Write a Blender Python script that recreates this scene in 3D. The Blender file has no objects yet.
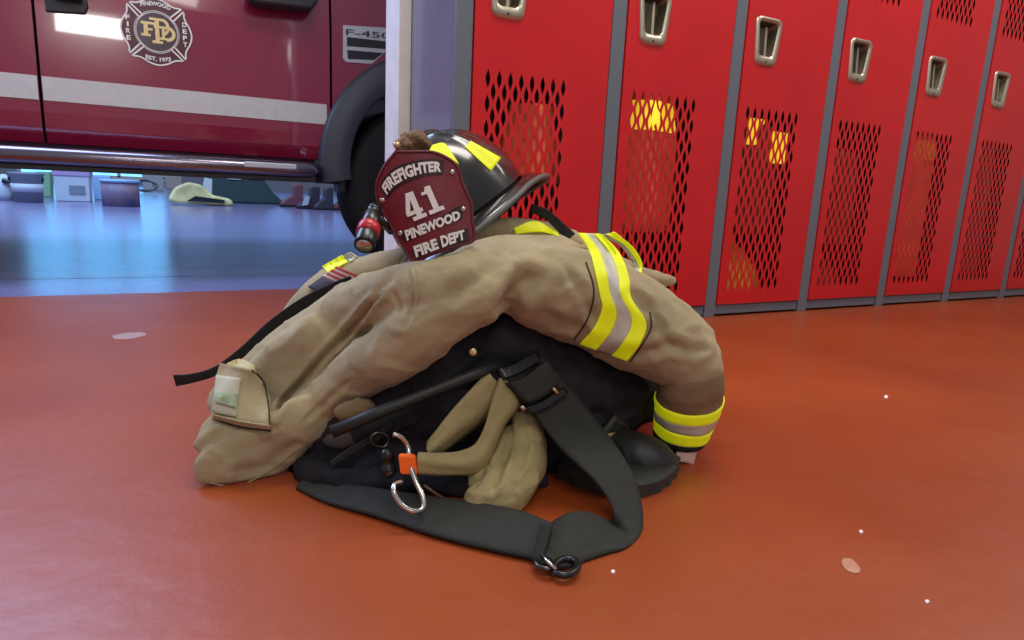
import bpy, bmesh, math, random
import numpy as np
from mathutils import Vector, Matrix, noise, kdtree
from mathutils.bvhtree import BVHTree
random.seed(7)
S = bpy.context.scene
COL = S.collection
V = Vector
# ------------------------------------------------------------------ camera
P0 = np.array([512., 320.]); FPX = 655.; H = 0.42
def _d(x, y):
    v = np.array([x-P0[0], -(y-P0[1]), -FPX]); return v/np.linalg.norm(v)
_dn = _d(355, 3570); _X = _d(1760, 250); _X = _X-_dn*_X.dot(_dn); _X /= np.linalg.norm(_X)
_Z = -_dn; _Y = np.cross(_Z, _X)
R = np.array([_X, _Y, _Z])
CAM = V((0, 0, H)); FWD = V(-R[:, 2])
def ray(x, y): return V(R @ _d(x, y))
def at(x, y, Y): w = ray(x, y); return CAM + w*(Y/w.y)            # a point standing at depth Y
def atz(x, y, z=0.0): w = ray(x, y); return CAM + w*((z-H)/w.z)   # a point lying at height z
def pxm(p): return FPX/(p-CAM).dot(FWD)
def project(A):
    c = (A-np.array(CAM)) @ R
    return np.stack([P0[0]+FPX*c[:, 0]/-c[:, 2], P0[1]-FPX*c[:, 1]/-c[:, 2]], 1)
cam = bpy.data.cameras.new('camera'); co = bpy.data.objects.new('camera', cam); COL.objects.link(co)
cam.sensor_width = 36; cam.lens = FPX/1024*36; cam.clip_start = .02
co.matrix_world = Matrix([list(R[0])+[0], list(R[1])+[0], list(R[2])+[H], [0, 0, 0, 1]])
S.camera = co
S.view_settings.view_transform = 'Standard'; S.view_settings.look = 'None'; S.view_settings.exposure = 0

# ------------------------------------------------------------------ materials
def lin(c):
    return tuple((v/255/12.92 if v/255 <= .04045 else ((v/255+.055)/1.055)**2.4) for v in c)
def mat(name, rgb, rough=.5, metal=0, coat=0, var=0, vscale=8, bump=0, bscale=60, emit=0, spec=.5, weave=0, sheen=0, alpha=1, trans=0, rgb2=None, bstretch=None):
    m = bpy.data.materials.new(name); m.use_nodes = True
    nt = m.node_tree; b = nt.nodes['Principled BSDF']; L = nt.links
    c = lin(rgb)
    b.inputs['Base Color'].default_value = (*c, 1); b.inputs['Roughness'].default_value = rough
    b.inputs['Metallic'].default_value = metal; b.inputs['Coat Weight'].default_value = coat
    b.inputs['Specular IOR Level'].default_value = spec
    b.inputs['Sheen Weight'].default_value = sheen
    b.inputs['Transmission Weight'].default_value = trans; b.inputs['Alpha'].default_value = alpha
    if emit:
        b.inputs['Emission Color'].default_value = (*c, 1); b.inputs['Emission Strength'].default_value = emit
    geo = nt.nodes.new('ShaderNodeNewGeometry')
    if var:
        n = nt.nodes.new('ShaderNodeTexNoise'); n.inputs['Scale'].default_value = vscale; n.inputs['Detail'].default_value = 6
        L.new(geo.outputs['Position'], n.inputs['Vector'])
        r = nt.nodes.new('ShaderNodeValToRGB')
        r.color_ramp.elements[0].position = .3; r.color_ramp.elements[1].position = .7
        c2 = lin(rgb2) if rgb2 else tuple(v*(1-var) for v in c)
        r.color_ramp.elements[0].color = (*c2, 1)
        r.color_ramp.elements[1].color = (*(c if rgb2 else tuple(min(1, v*(1+var)) for v in c)), 1)
        L.new(n.outputs['Fac'], r.inputs['Fac']); L.new(r.outputs['Color'], b.inputs['Base Color'])
    if bump or weave:
        n2 = nt.nodes.new('ShaderNodeTexNoise'); n2.inputs['Scale'].default_value = bscale; n2.inputs['Detail'].default_value = 5
        if bstretch:
            mp = nt.nodes.new('ShaderNodeMapping'); mp.inputs['Scale'].default_value = bstretch
            L.new(geo.outputs['Position'], mp.inputs['Vector']); L.new(mp.outputs['Vector'], n2.inputs['Vector'])
        else: L.new(geo.outputs['Position'], n2.inputs['Vector'])
        bp = nt.nodes.new('ShaderNodeBump'); bp.inputs['Strength'].default_value = bump or .2; bp.inputs['Distance'].default_value = .004
        L.new(n2.outputs['Fac'], bp.inputs['Height']); L.new(bp.outputs['Normal'], b.inputs['Normal'])
        if weave:
            w = nt.nodes.new('ShaderNodeTexWave'); w.inputs['Scale'].default_value = weave; w.inputs['Distortion'].default_value = 2
            w.bands_direction = 'DIAGONAL'
            L.new(geo.outputs['Position'], w.inputs['Vector'])
            b2 = nt.nodes.new('ShaderNodeBump'); b2.inputs['Strength'].default_value = .12; b2.inputs['Distance'].default_value = .001
            L.new(w.outputs['Fac'], b2.inputs['Height']); L.new(bp.outputs['Normal'], b2.inputs['Normal'])
            L.new(b2.outputs['Normal'], b.inputs['Normal'])
    return m
M = {}
M['khaki'] = mat('khaki canvas', (170, 154, 120), .85, var=.16, vscale=14, bump=.35, bscale=90, weave=520, sheen=.15, spec=.2)
M['khaki_d'] = mat('dark khaki canvas', (138, 118, 88), .9, var=.15, vscale=14, bump=.3, bscale=90, weave=520, spec=.2)
M['khaki_p'] = mat('pants canvas', (166, 150, 106), .88, var=.16, vscale=18, bump=.35, bscale=80, weave=520, spec=.2)
M['lime'] = mat('fluorescent yellow trim', (226, 232, 20), .55, emit=.22, var=.05, vscale=60)  # fluorescence imitated by a slight emission
M['silver'] = mat('silver reflective tape', (206, 204, 190), .4, metal=.0, var=.08, vscale=40)
M['thread'] = mat('dark stitching', (62, 52, 38), .9)
M['pale_thread'] = mat('pale stitching', (176, 156, 118), .9)
M['black_cloth'] = mat('black lining cloth', (38, 36, 42), .85, var=.25, vscale=20, bump=.4, bscale=70, weave=200, spec=.25)
M['grey_cloth'] = mat('dark grey lining cloth', (72, 66, 66), .9, var=.2, vscale=20, bump=.3)
M['web'] = mat('black webbing', (50, 50, 46), .75, var=.12, vscale=60, bump=.3, bscale=200, weave=420, spec=.3)
M['web_d'] = mat('darker webbing', (34, 33, 32), .75, var=.12, vscale=60, bump=.3, bscale=200, weave=420, spec=.3)
M['rubber'] = mat('black rubber', (38, 38, 36), .5, var=.2, vscale=30, bump=.15, bscale=120)
M['rubber_sole'] = mat('boot sole rubber', (52, 52, 48), .65, var=.2, vscale=40)
M['plastic'] = mat('black plastic', (24, 24, 26), .3)
M['steel'] = mat('steel', (200, 196, 190), .22, metal=1)
M['steel_d'] = mat('dark metal', (90, 86, 84), .3, metal=1)
M['brass'] = mat('brass snap', (205, 178, 130), .35, metal=.7)
M['orange'] = mat('orange tape', (244, 104, 34), .5, emit=.12)
M['shell'] = mat('glossy black helmet', (34, 31, 30), .2, coat=.3, var=.25, vscale=10, bump=.02)
M['brim'] = mat('grey edge trim', (92, 90, 88), .45)
M['maroon'] = mat('maroon leather', (122, 30, 44), .42, var=.14, vscale=30, bump=.12, bscale=160)
M['maroon_d'] = mat('maroon piping', (98, 24, 36), .45)
M['shield_blk'] = mat('dark shield panel', (42, 12, 20), .45)
M['white'] = mat('white lettering', (246, 242, 238), .5)
M['fur'] = mat('brown worn leather', (120, 92, 68), .8, var=.45, vscale=90, bump=1, bscale=180)
M['gold'] = mat('gold lettering', (240, 216, 150), .4)
M['flag_red'] = mat('flag red', (176, 52, 50), .8); M['flag_white'] = mat('flag white', (216, 200, 190), .8); M['flag_blue'] = mat('flag blue', (66, 64, 78), .8)
M['patch'] = mat('pale tag', (186, 180, 156), .6, var=.1, vscale=60)
M['green'] = mat('faded green print', (112, 158, 112), .6, var=.35, vscale=120, rgb2=(176, 180, 150))
M['cream'] = mat('cream velcro', (206, 192, 140), .8)
M['knit'] = mat('pink grey knit', (196, 158, 148), .9)
M['red_glass'] = mat('red ring', (190, 30, 44), .3)
M['red_door'] = mat('red locker paint', (204, 24, 30), .34, var=.07, vscale=5, bump=.06, bscale=130)
M['grey_paint'] = mat('grey locker frame', (104, 112, 124), .42, bump=.05, bscale=100)
M['grey_side'] = mat('glossy grey side panel', (118, 118, 134), .2, var=.06, vscale=5)
M['nickel'] = mat('brushed nickel', (190, 180, 160), .34, metal=.75, bump=.05, bscale=200)
M['nickel_in'] = mat('handle pocket', (120, 110, 92), .35, metal=.8)
M['locker_in'] = mat('locker interior', (52, 40, 40), .6)
M['wall'] = mat('white painted block', (232, 226, 220), .7, var=.06, vscale=16, bump=.5, bscale=40)
M['truck'] = mat('dark red truck paint', (140, 27, 60), .16, coat=1, var=.05, vscale=2)
M['truck_lo'] = mat('dark maroon truck paint', (66, 34, 56), .22, coat=1)
M['truck_blk'] = mat('black trim', (30, 31, 36), .45)
M['flare'] = mat('dark grey fender flare', (60, 62, 70), .5, bump=.1, bscale=100)
M['stripe'] = mat('silver grey stripe', (206, 204, 204), .4, var=.05, vscale=30)
M['chrome'] = mat('chrome', (128, 120, 134), .2, metal=1)
M['tire'] = mat('tyre rubber', (24, 24, 27), .7, bump=.2)
M['glass'] = mat('dark window glass', (18, 22, 26), .05, coat=1)
M['badge_white'] = mat('badge chrome white', (196, 200, 206), .25)
M['lobe'] = mat('emblem dark maroon', (84, 22, 40), .3)
M['edge_blue'] = mat('pale rim', (150, 170, 200), .3, metal=.6)

# ------------------------------------------------------------------ object helpers
def tag(o, label=None, cat=None, group=None, kind=None):
    if label: o['label'] = label
    if cat: o['category'] = cat
    if group: o['group'] = group
    if kind: o['kind'] = kind
    return o
def empty(name, loc, label=None, cat=None, group=None):
    o = bpy.data.objects.new(name, None); o.location = loc; o.empty_display_size = .05
    COL.objects.link(o); return tag(o, label, cat, group)
def link(name, me, m=None, parent=None, smooth=True, world=True):
    o = bpy.data.objects.new(name, me); COL.objects.link(o)
    if m is not None:
        me.materials.clear(); me.materials.append(m if not isinstance(m, str) else M[m])
    if smooth: me.polygons.foreach_set('use_smooth', [True]*len(me.polygons))
    if parent is not None:
        o.parent = parent
        if world:   # mesh data is in world space: counter the parents' offsets
            off = V((0, 0, 0)); p = parent
            while p is not None: off += p.location; p = p.parent
            o.location = -off
    return o
def mesh(name, v, f, m=None, parent=None, smooth=False, world=True):
    me = bpy.data.meshes.new(name); me.from_pydata([tuple(p) for p in v], [], [tuple(q) for q in f]); me.update()
    return link(name, me, m, parent, smooth, world)
class MB:
    def __init__(s): s.v = []; s.f = []
    def add(s, v, f):
        n = len(s.v); s.v += [V(p) for p in v]; s.f += [tuple(i+n for i in q) for q in f]; return s
    def box(s, a, b):
        x0, y0, z0 = a; x1, y1, z1 = b
        return s.add([(x0,y0,z0),(x1,y0,z0),(x1,y1,z0),(x0,y1,z0),(x0,y0,z1),(x1,y0,z1),(x1,y1,z1),(x0,y1,z1)],
                     [(0,3,2,1),(4,5,6,7),(0,1,5,4),(1,2,6,5),(2,3,7,6),(3,0,4,7)])
    def hexa(s, pts, d):          # polygon extruded by vector d
        n = len(pts); pts = [V(p) for p in pts]; d = V(d)
        return s.add(pts+[p+d for p in pts], [tuple(range(n)), tuple(range(2*n-1, n-1, -1))]+[(i, i+n, (i+1) % n+n, (i+1) % n) for i in range(n)])
    def tube(s, path, rad, n=12, closed=False, cap=True):
        path = [V(p) for p in path]; N = len(path)
        if not hasattr(rad, '__len__'): rad = [rad]*N
        base = len(s.v); prev = None
        for i, p in enumerate(path):
            t = (path[(i+1) % N]-path[i-1]) if closed else (path[min(i+1, N-1)]-path[max(i-1, 0)])
            t.normalize()
            if prev is None:
                a = t.orthogonal().normalized()
            else: a = (prev-t*prev.dot(t)).normalized()
            prev = a; b = t.cross(a)
            for k in range(n):
                an = 2*math.pi*k/n; s.v.append(p+(a*math.cos(an)+b*math.sin(an))*rad[i])
        for i in range(N if closed else N-1):
            for k in range(n):
                j = (i+1) % N
                s.f.append((base+i*n+k, base+i*n+(k+1) % n, base+j*n+(k+1) % n, base+j*n+k))
        if cap and not closed:
            s.f.append(tuple(base+k for k in range(n))[::-1]); s.f.append(tuple(base+(N-1)*n+k for k in range(n)))
        return s
    def lathe(s, p0, axis, prof, n=24):     # prof: (distance along the axis, radius)
        axis = V(axis).normalized()
        a = axis.orthogonal().normalized(); b = axis.cross(a); base = len(s.v); p0 = V(p0)
        for d, r in prof:
            for k in range(n):
                an = 2*math.pi*k/n; s.v.append(p0+axis*d+(a*math.cos(an)+b*math.sin(an))*r)
        for i in range(len(prof)-1):
            for k in range(n): s.f.append((base+i*n+k, base+i*n+(k+1) % n, base+(i+1)*n+(k+1) % n, base+(i+1)*n+k))
        s.f.append(tuple(base+k for k in range(n))[::-1]); s.f.append(tuple(base+(len(prof)-1)*n+k for k in range(n)))
        return s
    def build(s, name, m, parent=None, smooth=False, bevel=0):
        o = mesh(name, s.v, s.f, m, parent, smooth)
        bm = bmesh.new(); bm.from_mesh(o.data); bmesh.ops.recalc_face_normals(bm, faces=bm.faces)
        if bevel: bmesh.ops.bevel(bm, geom=[e for e in bm.edges if len(e.link_faces) == 2 and e.calc_face_angle(0) > .5], offset=bevel, segments=2, affect='EDGES', profile=.5)
        bm.to_mesh(o.data); bm.free()
        return o
def cr(pts, n):      # Catmull-Rom resample, any dimension, n samples
    P = np.array([list(p) for p in pts], float); k = len(P)
    if k == 2: t = np.linspace(0, 1, n)[:, None]; return P[0]*(1-t)+P[1]*t
    E = np.vstack([2*P[0]-P[1], P, 2*P[-1]-P[-2]])
    dd = np.linalg.norm(np.diff(P[:, :2], axis=0), axis=1)+1e-9; cum = np.concatenate([[0], np.cumsum(dd)]); out = []
    for s in np.linspace(0, cum[-1], n):
        i = min(k-2, int(np.searchsorted(cum, s, side='right')-1)); t = (s-cum[i])/dd[i]
        p0, p1, p2, p3 = E[i:i+4]
        out.append(.5*((2*p1)+(-p0+p2)*t+(2*p0-5*p1+4*p2-p3)*t*t+(-p0+3*p1-3*p2+p3)*t**3))
    return np.array(out)
def sheet(name, grid, thick, m, parent=None, smooth=True):   # grid[i][j] points -> closed sheet of the given thickness
    G = np.array([[list(p) for p in row] for row in grid]); a, b = G.shape[:2]
    du = np.gradient(G, axis=0); dv = np.gradient(G, axis=1); N = np.cross(du, dv); N /= (np.linalg.norm(N, axis=2, keepdims=True)+1e-12)
    c = G.reshape(-1, 3).mean(0)
    if (N.reshape(-1, 3).mean(0)).dot(np.array(CAM)-c) < 0: N = -N
    top = G+N*thick/2; bot = G-N*thick/2
    v = list(top.reshape(-1, 3))+list(bot.reshape(-1, 3)); n = a*b; f = []
    for i in range(a-1):
        for j in range(b-1):
            q = (i*b+j, i*b+j+1, (i+1)*b+j+1, (i+1)*b+j); f.append(q); f.append(tuple(k+n for k in q[::-1]))
    rim = [j for j in range(b)]+[i*b+b-1 for i in range(1, a)]+[(a-1)*b+j for j in range(b-2, -1, -1)]+[i*b for i in range(a-2, 0, -1)]
    for k in range(len(rim)):
        p, q = rim[k], rim[(k+1) % len(rim)]; f.append((p, p+n, q+n, q))
    o = mesh(name, v, f, m, parent, smooth)
    bm = bmesh.new(); bm.from_mesh(o.data); bmesh.ops.recalc_face_normals(bm, faces=bm.faces); bm.to_mesh(o.data); bm.free()
    return o
def P3(p):            # (px,py,Y) or (px,py,'z',height)
    return atz(p[0], p[1], p[3]) if len(p) == 4 else at(*p)
def ribbon(name, A, B, thick, m, parent=None, n=40, nw=8, bulge=0):
    a = cr([P3(p) for p in A], n); b = cr([P3(p) for p in B], n)
    return sheet(name, [[a[i]*(1-t)+b[i]*t-np.array(FWD)*bulge*(math.sin(math.pi*t)+.25*math.sin(3*math.pi*t+i*.1)) for t in np.linspace(0, 1, nw)] for i in range(n)], thick, m, parent)

def cloth(name, chains, m, parent=None, voxel=.0045, smooth=6, creases=(), wr=.004, wscale=9, floor=.002, seed=0, fine=.0012, cut=None):
    """one continuous sewn fabric volume: overlapping rolls fused, smoothed, creased and wrinkled"""
    mb = MB()
    bm = bmesh.new(); bmesh.ops.create_icosphere(bm, subdivisions=2, radius=1); sv = [v.co.copy() for v in bm.verts]; sf = [tuple(v.index for v in f.verts) for f in bm.faces]; bm.free()
    for ch in chains:
        pts = [];
        for c in ch:
            q = c[4] if len(c) > 4 else 1.0
            w = at(c[0], c[1], c[2]); pts.append([w.x, w.y, w.z, c[3]/pxm(w), q])
        L = sum((V(pts[i][:3])-V(pts[i+1][:3])).length for i in range(len(pts)-1)); r = min(p[3] for p in pts)
        n = max(2, int(L/(r*.22))) if len(pts) > 1 else 1
        for s in (cr(pts, n) if n > 1 else pts):
            c = V(s[:3]); mb.add([c+V((v.x*s[3], v.y*s[3]*s[4], v.z*s[3])) for v in sv], sf)
    me = bpy.data.meshes.new('tmp'); me.from_pydata([tuple(p) for p in mb.v], [], mb.f)
    o = bpy.data.objects.new('tmp', me); COL.objects.link(o)
    md = o.modifiers.new('r', 'REMESH'); md.mode = 'VOXEL'; md.voxel_size = voxel
    sm = o.modifiers.new('s', 'SMOOTH'); sm.iterations = smooth; sm.factor = .5
    dg = bpy.context.evaluated_depsgraph_get(); dg.update()
    new = bpy.data.meshes.new_from_object(o.evaluated_get(dg)); bpy.data.objects.remove(o); bpy.data.meshes.remove(me)
    n = len(new.vertices); A = np.empty(n*3); new.vertices.foreach_get('co', A); A = A.reshape(-1, 3)
    Nn = np.empty(n*3); new.vertices.foreach_get('normal', Nn); Nn = Nn.reshape(-1, 3)
    pp = project(A); tocam = np.array(CAM)-A; tocam /= np.linalg.norm(tocam, axis=1)[:, None]
    face = np.clip((Nn*tocam).sum(1)*3, 0, 1)
    D = np.zeros(n)
    for cz in creases:
        line, w, dep = cz[0], cz[1], cz[2]
        L = cr(line, 40); dist = np.full(n, 1e9); 
        for i in range(len(L)-1):
            a, b = L[i], L[i+1]; ab = b-a; t = np.clip(((pp-a) @ ab)/(ab @ ab+1e-9), 0, 1)
            dd = np.linalg.norm(pp-(a+t[:, None]*ab), axis=1)
            s = (i+t)/(len(L)-1); taper = np.clip(np.minimum(s, 1-s)*5, .0, 1)
            dist = np.minimum(dist, dd+ (1-taper)*w*1.2)
        D += -dep*np.exp(-(dist/w)**2)*face + .45*dep*np.exp(-((dist-2.1*w)/w)**2)*face
    for i in range(n):
        p = V(A[i])+V((seed, seed, 0))
        q = p*wscale
        a = noise.noise(V((q.x*1.0+noise.noise(q*.7)*1.2, q.y, q.z*1.7)))
        ridge = 1-abs(noise.noise(q*1.6+V((5, 1, 2))))*2.2
        D[i] += wr*a + wr*.55*max(0, ridge)**3 + fine*noise.noise(q*6)
    A = A+Nn*D[:, None]; A[:, 2] = np.maximum(A[:, 2], floor)
    if cut is not None: A = cut(A, pp)
    new.vertices.foreach_set('co', A.ravel()); new.update(); new.name = name
    return link(name, new, m, parent, True)
def bvh(objs):
    vs = []; fs = []
    for o in objs:
        off = V((0, 0, 0)); p = o
        while p is not None: off += p.location; p = p.parent
        n = len(vs); vs += [v.co+off for v in o.data.vertices]; fs += [tuple(i+n for i in f.vertices) for f in o.data.polygons]
    return BVHTree.FromPolygons(vs, fs)
def decal(name, tree, A, B, m, parent, lift=.0012, thick=.0016, n=40, nw=10, smooth=4, snug=True):
    """strip of fabric sewn on the cloth, following its surface"""
    a = cr(A, n); b = cr(B, n); G = []
    for i in range(n):
        row = []
        for t in np.linspace(0, 1, nw):
            p = a[i]*(1-t)+b[i]*t; h = tree.ray_cast(CAM, ray(p[0], p[1]))
            row.append((h[0]+h[1]*lift) if h[0] else None)
        G.append(row)
    D = np.full((n, nw), np.nan); W = np.empty((n, nw, 3))
    for i in range(n):
        for j, t in enumerate(np.linspace(0, 1, nw)):
            p = a[i]*(1-t)+b[i]*t; W[i, j] = ray(p[0], p[1])
            if G[i][j] is not None: D[i, j] = (G[i][j]-CAM).length
    if np.isnan(D).all(): return None
    med = np.nanmedian(D)
    D[np.abs(D-med) > .12] = np.nan
    ok = ~np.isnan(D); I, J = np.nonzero(ok)
    for i in range(n):
        for j in range(nw):
            if not ok[i, j]: k = np.argmin((I-i)**2*.6+(J-j)**2); D[i, j] = D[I[k], J[k]]
    D0 = D.copy()
    for _ in range(smooth):
        Pd = np.pad(D, 1, mode='edge'); D = (Pd[:-2, 1:-1]+Pd[2:, 1:-1]+Pd[1:-1, :-2]+Pd[1:-1, 2:]+2*D)/6
        if snug: D = np.minimum(D, D0)
    return sheet(name, np.array(CAM)+W*(D-lift)[:, :, None], thick, m, parent)
def line_decal(name, tree, L, w, m, parent, lift=.0006, n=50):
    L = cr(L, n); T = np.gradient(L, axis=0); N = np.stack([-T[:, 1], T[:, 0]], 1); N /= np.linalg.norm(N, axis=1)[:, None]+1e-9
    return decal(name, tree, L-N*w/2, L+N*w/2, m, parent, lift, .0012, n, 3)
# text as flat polygons in the unit plane
def text_poly(s, bold=.0, spacing=1.0):
    c = bpy.data.curves.new('t', 'FONT'); c.body = s; c.size = 1; c.offset = bold; c.space_character = spacing; c.resolution_u = 3
    o = bpy.data.objects.new('t', c); COL.objects.link(o); dg = bpy.context.evaluated_depsgraph_get(); dg.update()
    me = bpy.data.meshes.new_from_object(o.evaluated_get(dg)); v = [(p.co.x, p.co.y) for p in me.vertices]; f = [tuple(q.vertices) for q in me.polygons]
    bpy.data.objects.remove(o); bpy.data.curves.remove(c); bpy.data.meshes.remove(me)
    x0 = min(p[0] for p in v); x1 = max(p[0] for p in v); y0 = min(p[1] for p in v); y1 = max(p[1] for p in v)
    return [((p[0]-x0)/(x1-x0), (p[1]-y0)/(y1-y0)) for p in v], f, (x1-x0)/(y1-y0)
def text_mesh(name, s, fn, m, parent, bold=.03, spacing=1.0):
    v, f, ar = text_poly(s, bold, spacing)
    return mesh(name, [fn(x, y) for x, y in v], f, m, parent)

# ================================================================== SETTING
def floor_mat():
    m = bpy.data.materials.new('painted concrete red'); m.use_nodes = True; nt = m.node_tree; b = nt.nodes['Principled BSDF']; L = nt.links
    geo = nt.nodes.new('ShaderNodeNewGeometry')
    def nz(sc, det=5, dist=0):
        n = nt.nodes.new('ShaderNodeTexNoise'); n.inputs['Scale'].default_value = sc; n.inputs['Detail'].default_value = det; n.inputs['Distortion'].default_value = dist
        L.new(geo.outputs['Position'], n.inputs['Vector']); return n
    n1 = nz(1.6, 6); r = nt.nodes.new('ShaderNodeValToRGB'); r.color_ramp.elements[0].position = .3; r.color_ramp.elements[1].position = .72
    r.color_ramp.elements[0].color = (*lin((146, 60, 22)), 1); r.color_ramp.elements[1].color = (*lin((168, 76, 28)), 1)
    L.new(n1.outputs['Fac'], r.inputs['Fac'])
    n2 = nz(14, 8, 1.5); r2 = nt.nodes.new('ShaderNodeValToRGB'); r2.color_ramp.elements[0].position = .74; r2.color_ramp.elements[1].position = .82
    r2.color_ramp.elements[0].color = (0, 0, 0, 1); r2.color_ramp.elements[1].color = (.25, .25, .25, 1)
    L.new(n2.outputs['Fac'], r2.inputs['Fac'])
    mx = nt.nodes.new('ShaderNodeMixRGB'); mx.inputs['Color2'].default_value = (*lin((196, 130, 104)), 1)
    L.new(r2.outputs['Color'], mx.inputs['Fac']); L.new(r.outputs['Color'], mx.inputs['Color1']); L.new(mx.outputs['Color'], b.inputs['Base Color'])
    n3 = nz(5, 8, .6); r3 = nt.nodes.new('ShaderNodeMapRange'); r3.inputs[3].default_value = .28; r3.inputs[4].default_value = .46
    L.new(n3.outputs['Fac'], r3.inputs[0]); L.new(r3.outputs[0], b.inputs['Roughness'])
    bp = nt.nodes.new('ShaderNodeBump'); bp.inputs['Strength'].default_value = .14; bp.inputs['Distance'].default_value = .01
    n4 = nz(22, 8); L.new(n4.outputs['Fac'], bp.inputs['Height']); L.new(bp.outputs['Normal'], b.inputs['Normal'])
    b.inputs['Specular IOR Level'].default_value = .6; b.inputs['Coat Weight'].default_value = .25; b.inputs['Coat Roughness'].default_value = .42
    return m
fm = floor_mat()
YE = 2.59
o = MB().box((-3.5, -1.8, -.05), (6, YE, 0)).build('floor', fm); tag(o, kind='structure')
bay = mat('blue grey bay floor', (122, 116, 156), .22, var=.12, vscale=3, bump=.14, bscale=9, bstretch=(1, 3, 1), spec=.8)
o = MB().box((-16, YE, -.05), (14, 3.0-.006, -.002))  .box((-16, 3.0+.006, -.05), (26, 21, -.002)).box((-7, 2.99, -.05), (14, 3.01, -.012)).build('floor_bay', bay); tag(o, kind='structure')
WX = .668
o = MB().box((WX, 2.063, 0), (6, 2.20, 2.7)).build('wall_back', 'wall', bevel=.004); tag(o, kind='structure')
o = MB().box((6, -1.8, 0), (6.1, 2.20, 2.7)).build('wall_right', 'wall'); tag(o, kind='structure')
# bay: far wall with added glowing panels that turn the floor reflection blue
o = MB().box((-16, 21, 0), (26, 21.1, 4.5)).build('wall_bay', mat('pale bay wall', (150, 160, 178), .8)); tag(o, kind='structure')
wx0, wx1 = at(20, 180, 20.9).x, at(165, 180, 20.9).x
o = MB().box((wx0, 20.92, .2), (wx1, 20.96, 4.2)).build('glow_panel_1', mat('added blue glow panels', (110, 190, 255), .6, emit=2.2)); tag(o, kind='structure')
wx2 = at(400, 180, 20.9).x
o = MB().box((wx1+.3, 20.92, .6), (wx2, 20.96, 2.2)).build('glow_panel_2', mat('dim added blue glow panels', (110, 160, 230), .6, emit=.9)); tag(o, kind='structure')
o = MB()
for z in (.2, 1.2, 2.2, 3.2, 4.2): o.box((wx0-.05, 20.86, z-.04), (wx1+.05, 20.92, z+.04))
for k in range(4): o.box((wx0+(wx1-wx0)*k/3-.04, 20.86, .2), (wx0+(wx1-wx0)*k/3+.04, 20.92, 4.2))
o = o.build('trim_1', 'wall'); tag(o, kind='structure')

# ================================================================== LOCKERS
LY = 1.703; LD = .355; PITCH = .487; SX = [.730]+[1.228+PITCH*k for k in range(8)]
LH = 1.76
def perf_panel(mb, x0, z0, ncol, nrow, px_, pz, dw, dh, y):
    """staggered rows of diamond holes; returns rect covered"""
    idx = {}
    def vert(x, z):
        k = (round(x, 5), round(z, 5))
        if k not in idx: idx[k] = len(mb.v); mb.v.append(V((x, y, z)))
        return idx[k]
    # half-columns: column c has diamonds at z phase (c%2)
    nc = 2*ncol-1; w = px_/2
    for c in range(nc):
        xa = x0+c*w; xb = xa+w; xc = (xa+xb)/2; off = 0 if c % 2 == 0 else pz/2
        za = z0
        if off:  # lower filler
            mb.f.append((vert(xa, za), vert(xb, za), vert(xb, za+off), vert(xa, za+off))); 
        n = nrow if not off else nrow-1
        for r in range(n):
            b = z0+off+r*pz; t = b+pz; m_ = (b+t)/2
            A, B, C, D = vert(xa, b), vert(xb, b), vert(xb, t), vert(xa, t)
            hw = dw/2; e = [vert(xc, m_-dh/2), vert(xc+hw, m_-dh*.12), vert(xc+hw, m_+dh*.12), vert(xc, m_+dh/2), vert(xc-hw, m_+dh*.12), vert(xc-hw, m_-dh*.12)]
            mb.f += [(A, B, e[1], e[0]), (B, C, e[2], e[1]), (C, D, e[4], e[3]), (D, A, e[5], e[4]), (A, e[0], e[5]), (C, e[3], e[2])]
        if off: mb.f.append((vert(xa, z0+off+n*pz), vert(xb, z0+off+n*pz), vert(xb, z0+off+n*pz+pz/2), vert(xa, z0+off+n*pz+pz/2)))
    return x0, x0+nc*w, z0, z0+nrow*pz
def rounded(cx, cz, wt, wb, h, r, n=5):
    """tapered rounded rectangle outline, wide at the top"""
    out = []
    for (sx, sz, w, a0) in ((1, 1, wt, 0), (-1, 1, wt, 90), (-1, -1, wb, 180), (1, -1, wb, 270)):
        c = (cx+sx*(w/2-r), cz+sz*(h/2-r))
        for k in range(n+1):
            a = math.radians(a0+90*k/n); out.append((c[0]+r*math.cos(a), c[1]+r*math.sin(a)))
    return out
def rings(mb, loops):     # loft closed loops of (x, y, z)
    base = len(mb.v); n = len(loops[0])
    for l in loops: mb.v += [V(p) for p in l]
    for i in range(len(loops)-1):
        for k in range(n): mb.f.append((base+i*n+k, base+i*n+(k+1) % n, base+(i+1)*n+(k+1) % n, base+(i+1)*n+k))
    return base
ordn = ['leftmost', 'second', 'third', 'fourth', 'fifth', 'sixth', 'seventh', 'eighth']
desc = ['red metal locker behind the black helmet, {} of the row',
        'red metal locker with bright yellow cloth behind its perforations, {} from the left', 
        'red metal locker with two yellow blotches behind its holes, {} from the left',
        'red metal locker with dim brown things behind its holes, {} from the left',
        'red metal locker with orange gold cloth showing through its holes, {} from the left',
        'red metal locker with a dark red perforated panel, {} from the left',
        'narrow looking red metal locker at the right edge of the photo, {} from the left',
        'red metal locker at the far right end of the row, {} from the left']
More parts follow.
